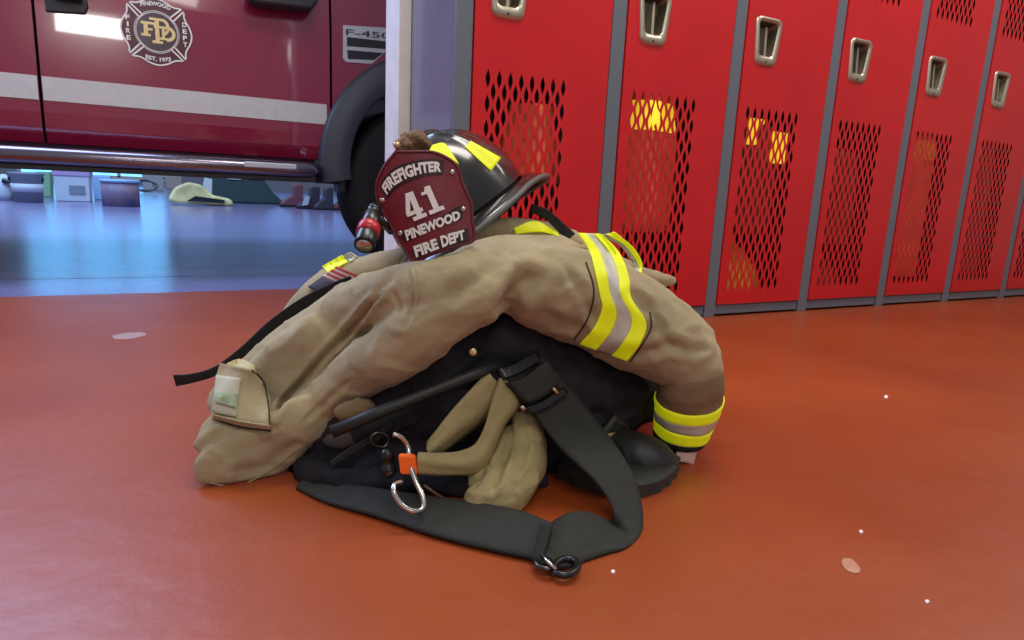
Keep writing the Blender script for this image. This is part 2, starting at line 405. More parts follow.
for k in range(8):
    xl = SX[k]; xr = SX[k+1]; g = 'red lockers in the row along the wall'
    root = empty('locker', (xl, LY, 0), desc[k].format(ordn[k]), 'locker', g)
    a = xl-.024 if k == 0 else xl-.0245; b = xr-.0275
    fr = MB()
    fr.box((a, LY, .0), (xl+.025, LY+.02, LH)).box((b, LY+.012, .04), (b+.0005, LY+.02, LH))
    fr.box((xl+.025, LY+.004, .008), (b, LY+.02, .040)).box((xl+.025, LY, LH-.04), (b, LY+.02, LH))
    fr.build('frame', 'grey_paint', root, bevel=.0015)
    bd = MB(); bd.box((a, LY+.02, .02), (a+.004, LY+LD, LH)).box((b-.004, LY+.02, .02), (b, LY+LD, LH)).box((a, LY+LD-.004, .02), (b, LY+LD, LH)).box((a, LY+.02, .03), (b, LY+LD, .04)).box((a, LY+.02, LH-.004), (b, LY+LD, LH))
    bd.build('cabinet_body', 'grey_side' if k == 0 else 'locker_in', root)
    if k == 0: MB().box((a+.006, LY+.022, .042), (a+.008, LY+LD-.006, LH-.006)).box((a+.006, LY+LD-.008, .042), (b-.006, LY+LD-.006, LH-.006)).build('inner_lining', 'locker_in', root)
    # door
    d0 = xl+.025+.003; d1 = b-.003; y = LY-.004
    d = MB(); z0, z1 = .045, LH-.045
    px0 = xl+.064; NC = 8; pp_ = .0345 if k < 3 else .0335; pz = .0657
    r = perf_panel(d, px0, .085, NC, 10, pp_, pz, .0138, .050, y)
    r2 = perf_panel(d, px0, 1.15, NC, 7, pp_, pz, .0138, .050, y)
    cut = (xl+.079, xl+.171, .885, 1.010)
    def q(x0_, x1_, a_, b_): d.add([(x0_, y, a_), (x1_, y, a_), (x1_, y, b_), (x0_, y, b_)], [(0, 1, 2, 3)])
    q(d0, px0, z0, z1); q(r[1], d1, z0, z1)
    q(px0, r[1], z0, r[2]); q(px0, r[1], r[3], cut[2]); q(px0, cut[0], cut[2], cut[3]); q(cut[1], r[1], cut[2], cut[3]); q(px0, r[1], cut[3], r2[2]); q(px0, r[1], r2[3], z1)
    # folded door edges
    d.add([(d0, y, z0), (d0, y+.012, z0), (d0, y+.012, z1), (d0, y, z1)], [(0, 1, 2, 3)]); d.add([(d1, y, z0), (d1, y+.012, z0), (d1, y+.012, z1), (d1, y, z1)], [(0, 3, 2, 1)])
    d.add([(d0, y, z1), (d0, y+.012, z1), (d1, y+.012, z1), (d1, y, z1)], [(0, 1, 2, 3)]); d.add([(d0, y, z0), (d0, y+.012, z0), (d1, y+.012, z0), (d1, y, z0)], [(0, 3, 2, 1)])
    door = mesh('door', d.v, d.f, 'red_door', root)
    # recessed handle
    cx, cz = xl+.125, .945; hh = MB()
    L0 = rounded(cx, cz, .122, .100, .155, .022); L1 = rounded(cx, cz, .116, .094, .149, .020); L2 = rounded(cx, cz+.008, .098, .076, .120, .016); L3 = rounded(cx, cz+.008, .090, .066, .108, .014)
    base = rings(hh, [[(x, y, z) for x, z in L0], [(x, y-.006, z) for x, z in L1], [(x, y-.006, z) for x, z in L2], [(x, y, z) for x, z in L3]])
    cup = MB(); L4 = rounded(cx, cz+.004, .070, .048, .09, .014)
    b2 = rings(cup, [[(x, y+.0005, z) for x, z in L3], [(x, y+.030, z) for x, z in L4]]); n = len(L4); cup.f.append(tuple(b2+n+i for i in range(n)))
    hd = mesh('recessed_handle', hh.v, hh.f, 'nickel', door, smooth=True)
    mesh('handle_cup', cup.v, cup.f, 'nickel_in', hd)
    lv = MB().hexa([(cx-.006, y+.002, cz-.055), (cx+.004, y+.002, cz-.055), (cx+.010, y+.014, cz+.05), (cx+.002, y+.014, cz+.05)], (0, .004, 0)); lv.build('latch_lever', 'nickel', hd)
    MB().lathe((cx-.002, y-.006, cz-.065), (0, -1, 0), [(0, .0035), (.0015, .003)], 10).build('handle_rivet', 'steel_d', hd)
# things hanging / lying in the lockers
def hung_coat(k, zt, zb, w, m, label, bands, xoff=.18, yy=.12):
    root = empty('hanging_coat', (SX[k]+xoff, LY+yy, zb), label, 'coat', None); rr = random.Random(k)
    def ring(z, grow=0, u=None):
        ww = w*(1-.35*max(0, (z-zt+.15)/.15)); out = []
        for i in range(28):
            a = 2*math.pi*i/28; f = 1+.10*math.sin(3*a+k)+.06*math.sin(5*a+z*6)
            out.append((SX[k]+xoff+(ww/2+grow)*math.cos(a)*f, LY+yy+(.055+grow)*math.sin(a)*f, z))
        return out
    mb = MB(); zz = np.linspace(zb, zt, 14); b = rings(mb, [ring(z) for z in zz]); n = 28
    mb.f.append(tuple(b+i for i in range(n))[::-1]); mb.f.append(tuple(b+13*n+i for i in range(n)))
    mb.build('shell', m, root, smooth=True)
    for (a_, b_, mm) in bands:
        q = MB(); rings(q, [ring(a_, .002), ring((a_+b_)/2, .004), ring(b_, .002)]); mesh('reflective_band', q.v, q.f, mm, root, smooth=True)
    return root
rust = mat('rust canvas', (206, 96, 58), .8, var=.4, vscale=14, emit=.10); gold = mat('gold canvas', (210, 140, 40), .8, var=.5, vscale=16, emit=.12)  # rust, gold and brown canvases glow faintly inside the dark lockers
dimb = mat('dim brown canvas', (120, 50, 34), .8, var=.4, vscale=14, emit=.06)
limeb = mat('glowing lime cloth', (246, 224, 50), .6, var=.25, vscale=40, emit=.55)  # emission put in so the yellow shows through the door holes
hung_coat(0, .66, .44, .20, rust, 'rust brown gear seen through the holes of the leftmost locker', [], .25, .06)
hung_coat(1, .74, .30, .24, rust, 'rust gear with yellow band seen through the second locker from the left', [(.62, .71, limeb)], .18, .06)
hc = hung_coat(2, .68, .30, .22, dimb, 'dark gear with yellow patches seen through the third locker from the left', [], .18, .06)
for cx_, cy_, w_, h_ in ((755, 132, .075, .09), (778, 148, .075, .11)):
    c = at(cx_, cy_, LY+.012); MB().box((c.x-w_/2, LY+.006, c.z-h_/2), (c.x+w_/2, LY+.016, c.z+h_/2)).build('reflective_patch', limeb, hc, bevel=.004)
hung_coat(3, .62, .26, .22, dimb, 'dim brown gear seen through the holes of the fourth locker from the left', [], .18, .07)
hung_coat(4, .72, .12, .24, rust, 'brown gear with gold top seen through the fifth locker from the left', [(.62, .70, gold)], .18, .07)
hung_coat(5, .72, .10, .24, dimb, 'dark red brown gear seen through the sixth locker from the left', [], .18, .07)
def heap(k, name, m, label, w, h, cat, xo=.19):
    root_x = SX[k]+xo; pts = MB()
    n = 20
    prof = [(0, 1.0), (.3, 1.05), (.6, .9), (.85, .6), (1.0, .15)]
    b = rings(pts, [[(root_x+w/2*r*math.cos(2*math.pi*i/n)*(1+.1*math.sin(i*1.3+k)), LY+.12+.08*r*math.sin(2*math.pi*i/n), .041+h*t*(1+.1*math.sin(i*.9))) for i in range(n)] for t, r in prof])
    pts.f.append(tuple(b+i for i in range(n))[::-1]); pts.f.append(tuple(b+4*n+i for i in range(n)))
    return tag(pts.build(name, m, smooth=True), label, cat)
heap(2, 'folded_garment', gold, 'folded gold brown cloth at the bottom of the third locker', .28, .20, 'clothing')
heap(0, 'folded_garment', mat('blue cloth', (60, 66, 150), .8, var=.3), 'blue cloth at the bottom of the leftmost locker', .22, .26, 'clothing', .30)
heap(3, 'folded_garment', dimb, 'folded brown cloth at the bottom of the fourth locker', .26, .16, 'clothing')

# ================================================================== TRUCK
TY = 3.0
troot = empty('pickup_truck', (.2, TY+.9, 0), 'dark red fire department pickup truck with silver stripe in the bay', 'truck')
def prof_y(z):   # body side curvature
    return TY+.0+(.05*max(0, (.60-z)/.12)**2)*.8+.05*max(0, (z-1.0)/.35)**2
def panel(name, x0, x1, z0, z1, m, nx=2, nz=16, parent=troot, cut=None, lift=0, th=.02):
    xs = np.linspace(x0, x1, nx) ; zs = np.linspace(z0, z1, nz)
    return sheet(name, [[V((x, prof_y(z)-lift+th/2, z)) for z in zs] for x in xs], th, m, parent, smooth=False)
for nm, xa, xb in (('rear_door', -1.45, -.372), ('front_door', -.362, .666)):
    dr = panel(nm, xa, xb, .505, 1.30, 'truck', 3)
    if nm == 'front_door': fdoor = dr
    else: rdoor = dr
panel('bed_side', -4.0, -1.46, .505, 1.25, 'truck', 3)
panel('rocker_panel', -4.0, .62, .44, .503, 'truck_lo', 3, 5)  # darker colour stands in for the dark reflection low on the body
# front fender with the wheel arch cut out
FC = V((1.12, 0, .49)); RO = .49
v = []; f = []
top = [(.676+i*(2.0-.676)/30) for i in range(31)]
for i in range(31):
    x = top[i]; dz = RO*RO-(x-FC.x)**2; zl = FC.z+math.sqrt(dz) if dz > 0 else .47
    if zl < .47: zl = .47
    zt = 1.26-.02*i/30
    for j in range(8):
        z = zl+(zt-zl)*j/7; v.append((x, prof_y(z), z))
f = [(i*8+j, (i+1)*8+j, (i+1)*8+j+1, i*8+j+1) for i in range(30) for j in range(7)]
fen = mesh('front_fender', v, f, 'truck', troot, smooth=False)
sd = fen.modifiers.new('s', 'SOLIDIFY'); sd.thickness = .01
fl = MB(); loops = []
for i in range(41):
    a = math.radians(190-200*i/40); c, s_ = math.cos(a), math.sin(a)
    loops.append([(FC.x+r*c, yy, FC.z+r*s_) for r, yy in ((.505, TY+.0), (.502, TY-.022), (.49, TY-.034), (.43, TY-.046), (.385, TY-.050), (.374, TY-.04), (.374, TY+.12), (.505, TY+.02))])
base = rings(fl, loops); fl.build('fender_flare', 'flare', troot, smooth=True)
# wheel
wr_ = empty('wheel', (1.13, TY+.1, .39)); wr_.parent = troot; wr_.location = V((1.13, TY+.1, .39))-troot.location
MB().lathe((1.13, TY+.02, .392), (0, 1, 0), [(0, .26), (.0, .32), (.015, .36), (.04, .388), (.1, .392), (.18, .392), (.22, .385), (.245, .35), (.25, .26)], 48).build('tyre', 'tire', wr_, smooth=True)
MB().lathe((1.13, TY+.015, .392), (0, 1, 0), [(.01, .10), (.0, .12), (.03, .15), (.035, .22), (.005, .245), (.03, .26)], 36).build('rim', 'edge_blue', wr_, smooth=True)
# wheel-well liner, underbody, body core, far side
MB().box((-4, TY+.10, .47), (2.2, TY+1.9, .60)).box((.4, TY+.35, .40), (2.2, TY+1.6, .5)).box((-4, TY+.5, .40), (1.6, TY+.62, .48)).build('chassis', 'truck_blk', troot)
co_ = MB(); co_.box((-4, TY+.09, .58), (.55, TY+1.88, 1.25)).box((.55, TY+.35, .58), (2.4, TY+1.6, 1.2)); co_.build('body_core', 'truck_lo', troot)
MB().box((.56, TY-.0+.02, 1.19), (2.4, TY+1.88, 1.26)).build('hood', 'truck', troot, bevel=.02)
cb = MB(); cb.hexa([(-1.5, TY+.06, 1.25), (.70, TY+.06, 1.25), (.25, TY+.18, 1.85), (-1.4, TY+.18, 1.85)], (0, 1.7, 0)); cb.build('cab', 'glass', troot)
# rear wheel
rw = empty('wheel', (-2.9, TY+.1, .39)); rw.parent = troot; rw.location = V((-2.9, TY+.1, .39))-troot.location
MB().lathe((-2.9, TY+.02, .392), (0, 1, 0), [(0, .26), (.0, .32), (.015, .36), (.04, .388), (.1, .392), (.18, .392), (.22, .385), (.245, .35), (.25, .26)], 40).build('tyre', 'tire', rw, smooth=True)
# stripe per door
for x0, x1, par in ((-1.45, -.374, rdoor), (-.360, .652, fdoor)):
    o = sheet('side_stripe', [[V((x, TY-.001, z)) for z in (.652, .735)] for x in (x0, x1)], .003, 'stripe', par, False); tag(o, 'silver grey side stripe')
# running board: chrome tube with step and brackets
rb = MB(); rb.tube([(-4, TY-.09, .452), (.50, TY-.09, .452), (.555, TY-.085, .452), (.585, TY-.06, .452), (.60, TY+.0, .455)], .034, 20)
board = rb.build('running_board', 'chrome', troot, smooth=True)
MB().box((-4, TY-.10, .405), (.58, TY+.02, .43)).build('board_underside', 'truck_blk', board)
for x in (-1.9, -.9, .35): MB().box((x-.03, TY-.06, .40), (x+.03, TY+.15, .46)).build('bracket', 'truck_blk', board)
MB().box((.30, TY-.128, .452), (.50, TY-.116, .474)).build('step_pad', 'badge_white', board, bevel=.004)
MB().box((.60, TY+.0, .40), (.74, TY+.10, .50)).box((.70, TY-.02, .36), (.73, TY+.1, .44)).build('mud_guard', 'truck_blk', troot, bevel=.01)
# door handle and mirror
mb = MB(); mb.hexa([(-.33, TY, .955), (-.21, TY, .965), (-.20, TY, .99), (-.21, TY, 1.09), (-.33, TY, 1.09)], (0, -.012, 0)); h1 = mb.build('door_handle', 'truck_blk', fdoor, bevel=.004)
MB().box((-.30, TY-.045, 1.0), (-.215, TY-.018, 1.035)).build('handle_grip', 'truck_blk', h1, bevel=.008)
mb = MB(); mb.hexa([(.335, TY-.10, 1.095), (.36, TY-.10, 1.075), (.575, TY-.10, 1.085), (.60, TY-.10, 1.115), (.60, TY-.10, 1.42), (.335, TY-.10, 1.42)], (0, .09, 0)); mb.build('side_mirror', 'truck_blk', troot, bevel=.012)
mb = MB().box((.30, TY-.02, 1.15), (.62, TY+.05, 1.22)); mb.build('mirror_arm', 'truck_blk', troot)
# vent badge
def tp(x, y): p = at(x, y, TY-.004); return V((p.x, TY-.004, p.z))
mb = MB(); mb.hexa([tp(343, 25), tp(392, 28), tp(392, 46), tp(372, 64), tp(346, 62), tp(343, 58)], (0, .006, 0)); vent = mb.build('fender_vent', 'badge_white', troot, bevel=.002)
for a_, b_, c_, d_ in (((347, 37), (391, 42), (386, 49), (347, 46)), ((347, 50), (383, 53), (374, 60), (348, 59))):
    mb = MB(); mb.hexa([tp(*a_)+V((0, -.002, 0)), tp(*b_)+V((0, -.002, 0)), tp(*c_)+V((0, -.002, 0)), tp(*d_)+V((0, -.002, 0))], (0, .003, 0)); mb.build('vent_slot', 'truck_blk', vent)
q0 = tp(346, 35); q1 = tp(390, 39); q2 = tp(346, 28)
text_mesh('badge_lettering', 'F-450', lambda x, y: q0+(q1-q0)*x+(q2-q0)*y*.85+V((0, -.003, 0)), 'truck_blk', vent, bold=.0)
# second emblem-like small chrome notch on the hood edge
# emblem
EC = V((.017, TY-.003, .937)); ER = .119
em = empty('door_emblem', EC); em.parent = fdoor; 
_off = V((0, 0, 0)); p_ = fdoor
while p_ is not None: _off += p_.location; p_ = p_.parent
em.location = EC-_off
def e3(x, y, dy=0): return EC+V((x*ER, dy, y*ER))
def strip2d(mb, L, w, closed=True, fn=e3, dy=-.001):
    L = np.array(L); n = len(L); T = (np.roll(L, -1, 0)-np.roll(L, 1, 0)) if closed else np.gradient(L, axis=0)
    N = np.stack([-T[:, 1], T[:, 0]], 1); N /= np.linalg.norm(N, axis=1)[:, None]+1e-9
    b = len(mb.v)
    for i in range(n): mb.v += [fn(*(L[i]-N[i]*w/2), dy), fn(*(L[i]+N[i]*w/2), dy)]
    for i in range(n if closed else n-1): j = (i+1) % n; mb.f.append((b+2*i, b+2*j, b+2*j+1, b+2*i+1))
def lobe():
    top = cr([(-.74, .80), (-.50, .81), (-.25, .94), (0, 1.0), (.25, .94), (.50, .81), (.74, .80)], 26)
    r = [(.62*math.cos(math.radians(a)), .62*math.sin(math.radians(a))) for a in np.linspace(51, 129, 16)]
    return [tuple(p) for p in top]+r
for kq in range(4):
    a = -math.pi/2*kq; rot = lambda p: (p[0]*math.cos(a)-p[1]*math.sin(a), p[0]*math.sin(a)+p[1]*math.cos(a))
    L = [rot(p) for p in lobe()]
    mb = MB(); strip2d(mb, L, .045); lo = mesh('emblem_lobe', mb.v, mb.f, 'white', em)
    mesh('lobe_field', [e3(x*.99, y*.99, -.0004) for x, y in L], [tuple(range(len(L)))], 'lobe', lo)
mb = MB(); strip2d(mb, [(.60*math.cos(t), .60*math.sin(t)) for t in np.linspace(0, 2*math.pi, 49)[:-1]], .05); mesh('emblem_ring', mb.v, mb.f, 'white', em)
mb = MB(); b = [e3(.58*math.cos(t), .58*math.sin(t), -.0003) for t in np.linspace(0, 2*math.pi, 49)[:-1]]; mesh('emblem_field', b, [tuple(range(48))], 'truck_lo', em)
def slab(parts, fn, mb):
    for i, r in enumerate(parts): mb.add([fn(*p)+V((0, -.0002*(i+1), 0)) for p in r], [tuple(range(len(r)))])
def rc(x0, y0, x1, y1): return [(x0, y0), (x1, y0), (x1, y1), (x0, y1)]
g = MB(); fn = lambda x, y: e3(x, y, -.0022)
slab([rc(-.44, -.16, -.18, -.08), rc(-.37, -.16, -.25, .26), rc(-.44, .20, -.02, .28), rc(-.08, .12, -.02, .28), rc(-.30, .02, -.12, .09)], fn, g)   # F
slab([rc(-.14, -.34, .16, -.26), rc(-.05, -.34, .07, .36), rc(-.20, .34, .20, .42)], fn, g)   # centre I/P stem
def bowl(cx, cy, rx, ry, w, a0=-90, a1=90, dy=-.0022):
    L = [(cx+rx*math.cos(math.radians(t)), cy+ry*math.sin(math.radians(t))) for t in np.linspace(a0, a1, 20)]; strip2d(g, L, w, False, dy=dy)
bowl(.16, .17, .16, .21, .09); bowl(.26, -.02, .22, .19, .10, dy=-.0045); slab([rc(.06, -.22, .30, -.15), rc(.14, -.2, .22, .16), rc(.06, .12, .30, .19)], lambda x, y: e3(x, y, -.0046), g)
mesh('emblem_monogram', g.v, g.f, 'gold', em)
text_mesh('emblem_lettering', 'PINEWOOD', lambda x, y: e3(-.42+.84*x, .70+.13*y+.08*(1-(2*x-1)**2), -.002), 'white', em, .035)
text_mesh('emblem_lettering', 'EST. 1973', lambda x, y: e3(-.36+.72*x, -.84+.13*y-.05*(1-(2*x-1)**2), -.002), 'white', em, .035)
for i, ch in enumerate('FIRE'): text_mesh('emblem_lettering', ch, lambda x, y, i=i: e3(-.86+(.12 if ch != 'I' else .05)*x+(0 if ch != 'I' else .035), .26-.20*i+.145*y, -.002), 'white', em, .035)
for i, ch in enumerate('DEPT'): text_mesh('emblem_lettering', ch, lambda x, y, i=i: e3(.74+.12*x, .26-.20*i+.145*y, -.002), 'white', em, .035)

# ================================================================== THINGS ON THE BAY FLOOR BEYOND THE TRUCK
def cl(name, rgb, **k): return mat(name, rgb, k.pop('rough', .5), **k)
def fx(x, y): return atz(x, y, 0)
def crate(px0, px1, py, pytop, depth, name, label, cat, m, lid=None, taper=.9, labelm=None):
    a = fx(px0, py); b = fx(px1, py); Yb = (a.y+b.y)/2; h = (py-pytop)/pxm(a); x0, x1 = at(px0, py, Yb).x, at(px1, py, Yb).x
    root = empty(name, ((x0+x1)/2, Yb+depth/2, 0), label, cat); i = (x1-x0)*(1-taper)/2
    mb = MB(); mb.add([(x0+i, Yb+i, 0), (x1-i, Yb+i, 0), (x1-i, Yb+depth-i, 0), (x0+i, Yb+depth-i, 0), (x0, Yb, h), (x1, Yb, h), (x1, Yb+depth, h), (x0, Yb+depth, h)], [(0, 3, 2, 1), (4, 5, 6, 7), (0, 1, 5, 4), (1, 2, 6, 5), (2, 3, 7, 6), (3, 0, 4, 7)])
    mb.build('box_body', m, root, bevel=.01)
    if lid: MB().box((x0-.01, Yb-.01, h*.86), (x1+.01, Yb+depth+.01, h+.02)).build('lid', lid, root, bevel=.01)
    if labelm: MB().box((x0+(x1-x0)*.42, Yb+i-.014, h*.25), (x0+(x1-x0)*.86, Yb+i*.5-.004, h*.55)).build('paper_label', labelm, root)
    return root, x0, x1, Yb, h
lil = cl('lilac plastic', (176, 150, 196)); wht = cl('white plastic', (196, 204, 220)); clr = cl('pale clear plastic', (150, 186, 224)); grn = cl('green plastic', (130, 176, 140)); gry = cl('grey plastic', (126, 134, 150))
crate(55, 91, 201.5, 172, .4, 'storage_tote', 'white storage tote with a lilac lid and grey paper label', 'storage box', wht, lil, .95, gry)
crate(93, 112, 200, 176, .35, 'plastic_bin', 'pale clear bin between the lilac tote and the round tub', 'bin', clr)
crate(38, 52, 197, 172, .3, 'plastic_bin', 'green bin behind the grey bucket', 'bin', grn, taper=.85)
crate(143, 164, 190, 172, .3, 'cardboard_box', 'white box on the bay floor behind the round tub', 'box', wht, taper=1)
crate(166, 182, 189, 174, .3, 'cardboard_box', 'small white box left of the yellow bag', 'box', cl('off white card', (206, 204, 200)), taper=1)
# bucket with handle
a = fx(29, 202); s = 1/pxm(a); rt = empty('bucket', a, 'grey white bucket with black handle at the left edge', 'bucket')
MB().lathe(a, (0, 0, 1), [(0, 12*s), (26*s, 14*s), (27*s, 15*s), (29*s, 15*s)], 24).build('bucket_body', gry, rt, smooth=True)
MB().tube([a+V((14*s*math.cos(t), -4*s, 24*s-9*s*math.sin(t))) for t in np.linspace(0, math.pi, 12)], .012, 6).build('handle', 'plastic', rt)
MB().lathe(a+V((0, 0, 10*s)), (0, 0, 1), [(0, 13.2*s), (8*s, 13.9*s)], 24).build('paper_label', wht, rt, smooth=True)
a = fx(6, 200); rt = empty('plastic_bag', a, 'crumpled white and black bag at the far left', 'bag')
pts = MB().lathe(a, (0, 0, 1), [(0, 7*s), (6*s, 9*s), (14*s, 8*s), (22*s, 5*s), (26*s, 2*s)], 14); pts.build('bag_body', wht, rt, smooth=True)
MB().tube([a+V((8*s, -.05, 3*s)), a+V((12*s, -.08, 8*s)), a+V((8*s, -.1, 18*s)), a+V((0, -.1, 20*s))], .03, 6).build('strap', 'plastic', rt)
# round tub
a = fx(121.5, 206); s = 1/pxm(a); rt = empty('round_tub', a, 'round tub wrapped in a brown and blue picture label', 'tub')
MB().lathe(a, (0, 0, 1), [(0, 16.5*s), (24*s, 16.5*s)], 32).build('tub_body', cl('brown picture print', (146, 120, 128), var=.5, vscale=8, rgb2=(90, 90, 140)), rt, smooth=True)
MB().lathe(a+V((0, 0, 23*s)), (0, 0, 1), [(0, 17.3*s), (2*s, 17.6*s), (3*s, 17*s)], 32).build('lid', clr, rt, smooth=True)
# coiled cord
c = fx(145, 194); s = 1/pxm(c); mb = MB(); mb.tube([c+V((math.cos(t)*(8+t*.3)*s, .1*math.sin(t*2), (8+math.sin(t)*(6-t*.1))*s)) for t in np.linspace(0, 18, 90)], .012, 6); tag(mb.build('coiled_cord', cl('grey cord', (90, 96, 104)), smooth=True), 'loosely coiled grey cord beside the round tub', 'cord')
# yellow bag lying
a = fx(200, 205); s = 1/pxm(a); rt = empty('tool_bag', a, 'pale yellow bag lying on the bay floor with dark print', 'bag')
yb = cl('pale yellow cloth', (232, 216, 150), var=.3, vscale=6)
mb = MB(); mb.hexa([a+V((x*s, -.1, z*s)) for x, z in ((-28, 5), (-22, 16), (-10, 22), (2, 20), (12, 10), (28, 7), (31, 2), (26, 0), (-8, 1), (-24, 2))], (0, .25, 0)); mb.build('bag_body', yb, rt, bevel=.03)
mb = MB(); mb.hexa([a+V((x*s, -.14, z*s)) for x, z in ((-12, 4), (22, 3), (22, 6), (-4, 9))], (0, .03, 0)); mb.build('dark_print', 'truck_blk', rt)
mb = MB(); mb.hexa([a+V((x*s, .2, z*s)) for x, z in ((2, 10), (12, 8), (13, 26), (6, 27))], (0, .02, 0)); mb.build('white_flap', wht, rt)
# dark green case
a = fx(248, 203.5); s = 1/pxm(a); rt = empty('tool_case', a, 'dark green soft case on the bay floor right of the yellow bag', 'case')
mb = MB(); mb.hexa([a+V((x*s, 0, z*s)) for x, z in ((-32, 0), (-36, 14), (-34, 30), (12, 30), (24, 12), (34, 3), (34, 0))], (0, .6, 0)); mb.build('case_body', cl('dark green canvas', (50, 72, 74), rough=.8), rt, bevel=.03)
mb = MB().box(a+V((-18*s, -.02, 23*s)), a+V((-6*s, .0, 25*s))); mb.build('pale_tag', wht, rt)
# boots and shoes
dk = cl('dark boot leather', (62, 56, 70)); brn = cl('brown red leather', (120, 70, 84)); slv = cl('silver patch', (190, 196, 210))
for i, (x, y, w, m_, lb) in enumerate(((293, 207, 13, brn, 'brown red boot next to the green case'), (310, 209, 13, dk, 'dark boot with a silver patch'), (325, 210, 11, dk, 'dark low boot nearest the truck wheel'), (345, 210.5, 13, brn, 'brown red boot beside the truck wheel'))):
    a = fx(x, y); s = 1/pxm(a); rt = empty('work_boot', a, lb, 'boot', None)
    mb = MB(); mb.hexa([a+V((q*s*w/13, 0, z*s)) for q, z in ((-11, 0), (-12, 3), (-6, 8), (0, 12), (1, 22), (10, 23), (10, 10), (11, 0))], (0, .14, 0)); mb.build('upper', m_, rt, bevel=.02)
    MB().box(a+V((-12*s*w/13, -.01, 0)), a+V((12*s*w/13, .15, 2.2*s))).build('sole', 'tire', rt, bevel=.008)
    if i == 1: mb = MB(); mb.hexa([a+V((q*s, -.02, z*s)) for q, z in ((-8, 3), (-2, 4), (0, 12), (-4, 13))], (0, .02, 0)); mb.build('side_patch', slv, rt)

# ================================================================== GEAR PILE
coat = empty('turnout_coat', (.42, .95, 0), 'khaki firefighter turnout coat with yellow and silver bands heaped on the red floor', 'coat')
shell = cloth('coat_shell', [
    # upper roll, pocket to shoulder
    [(226, 402, 1.0, 18, .8), (262, 368, 1.02, 22, .8), (312, 336, 1.0, 27, .9), (354, 311, .95, 31), (400, 296, .86, 30), (450, 288, .81, 34), (500, 274, .83, 38), (555, 279, .84, 44)],
    [(234, 408, .975, 22, .5), (252, 392, .985, 26, .5), (285, 365, .985, 28, .6), (322, 338, .96, 28, .7)], [(206, 440, .95, 8, .5), (197, 445, .95, 5, .5)],
    [(246, 418, .985, 34, .35), (292, 388, .98, 42, .4), (345, 350, .955, 44, .5), (398, 316, .92, 42, .5)],
    # lower roll
    [(290, 428, .95, 22, .5), (325, 402, .925, 25, .6), (362, 372, .885, 30, .8), (405, 345, .83, 33, .9), (440, 318, .80, 33, .9), (475, 300, .79, 30, .9), (503, 282, .79, 26, .9)],
    # hem lobe
    [(217, 467, .93, 23, .35), (242, 461, .93, 32, .3), (276, 444, .93, 31, .35), (306, 420, .915, 26, .5)],
    [(222, 445, .945, 22, .35), (245, 440, .95, 30, .35), (270, 428, .95, 28, .35)],
    [(221, 432, .96, 20, .5), (250, 428, .955, 28, .5)],
    # sleeve
    [(520, 281, .80, 38), (560, 291, .80, 48), (600, 304, .80, 50), (640, 326, .78, 47), (672, 348, .755, 39), (690, 364, .74, 33)],
    # mass behind
    [(330, 400, 1.12, 30), (400, 360, 1.08, 50), (480, 340, 1.06, 62), (560, 330, 1.04, 66), (620, 340, 1.0, 50), (650, 350, .95, 40)],
    [(420, 300, .98, 40), (500, 300, .98, 55), (580, 300, .95, 56)],
    [(400, 380, 1.12, 30), (500, 370, 1.1, 40), (600, 370, 1.05, 40)],
    # rear flap at the right
    [(590, 262, .98, 20, .6), (628, 277, .99, 14, .5), (656, 281, 1.0, 10, .5), (673, 281, 1.0, 5, .6)],
    [(640, 300, .92, 24), (668, 318, .86, 24), (690, 342, .82, 26)],
], 'khaki', coat, creases=[
    ([(266, 432), (283, 402), (303, 380), (322, 358), (342, 338), (358, 320), (372, 303), (388, 292)], 3, .013),
    ([(300, 425), (330, 398), (352, 378)], 2.5, .004),
    ([(222, 424), (248, 428), (264, 430), (285, 425)], 2.5, .004),
    ([(409, 268), (413, 290), (411, 312), (404, 330)], 2.2, .003),
    ([(398, 272), (380, 292), (372, 300)], 3, .004),
    ([(385, 285), (398, 300), (402, 318)], 2.5, .003),
    ([(505, 318), (512, 296), (524, 283), (540, 277)], 9, .014),
    ([(440, 300), (470, 285), (500, 268)], 8, .004),
    ([(590, 352), (640, 352), (670, 346), (690, 352)], 5, .005),
    ([(655, 318), (668, 340), (690, 350), (708, 350)], 5, .005),
    ([(600, 245), (630, 290), (660, 322)], 5, .004),
    ([(560, 262), (585, 300), (596, 330)], 4, .004),
    ([(230, 470), (262, 468), (300, 440)], 6, .004),
    ([(540, 312), (560, 322), (588, 330)], 6, .004),
], wr=.0045, wscale=11, fine=.001, smooth=4)
# forearm hanging down to the cuff
def swept(name, chain, m, parent, n=36, seg=28, q=.8, th=.004, amp=.05, seed=1, closed_end=False):
    pts = [];
    for c in chain: w = at(c[0], c[1], c[2]); pts.append([w.x, w.y, w.z, c[3]/pxm(w)])
    C = cr(pts, seg); G = []
    for i in range(seg):
        t = V(C[min(i+1, seg-1)][:3])-V(C[max(i-1, 0)][:3]); t.normalize()
        a = (FWD-t*FWD.dot(t)).normalized(); b = t.cross(a); row = []
        for k in range(n+1):
            an = 2*math.pi*(k % n)/n; r = C[i][3]*(1+amp*noise.noise(V((math.cos(an)*2+seed, math.sin(an)*2, i*.35))))
            row.append(V(C[i][:3])+a*math.cos(an)*r*q+b*math.sin(an)*r)
        G.append(row)
    return G, C
G, C = swept('c', [(690, 356, .735, 22), (692, 376, .73, 31), (689, 398, .745, 33), (685, 418, .757, 30), (679, 438, .77, 25)], None, None, amp=.05)
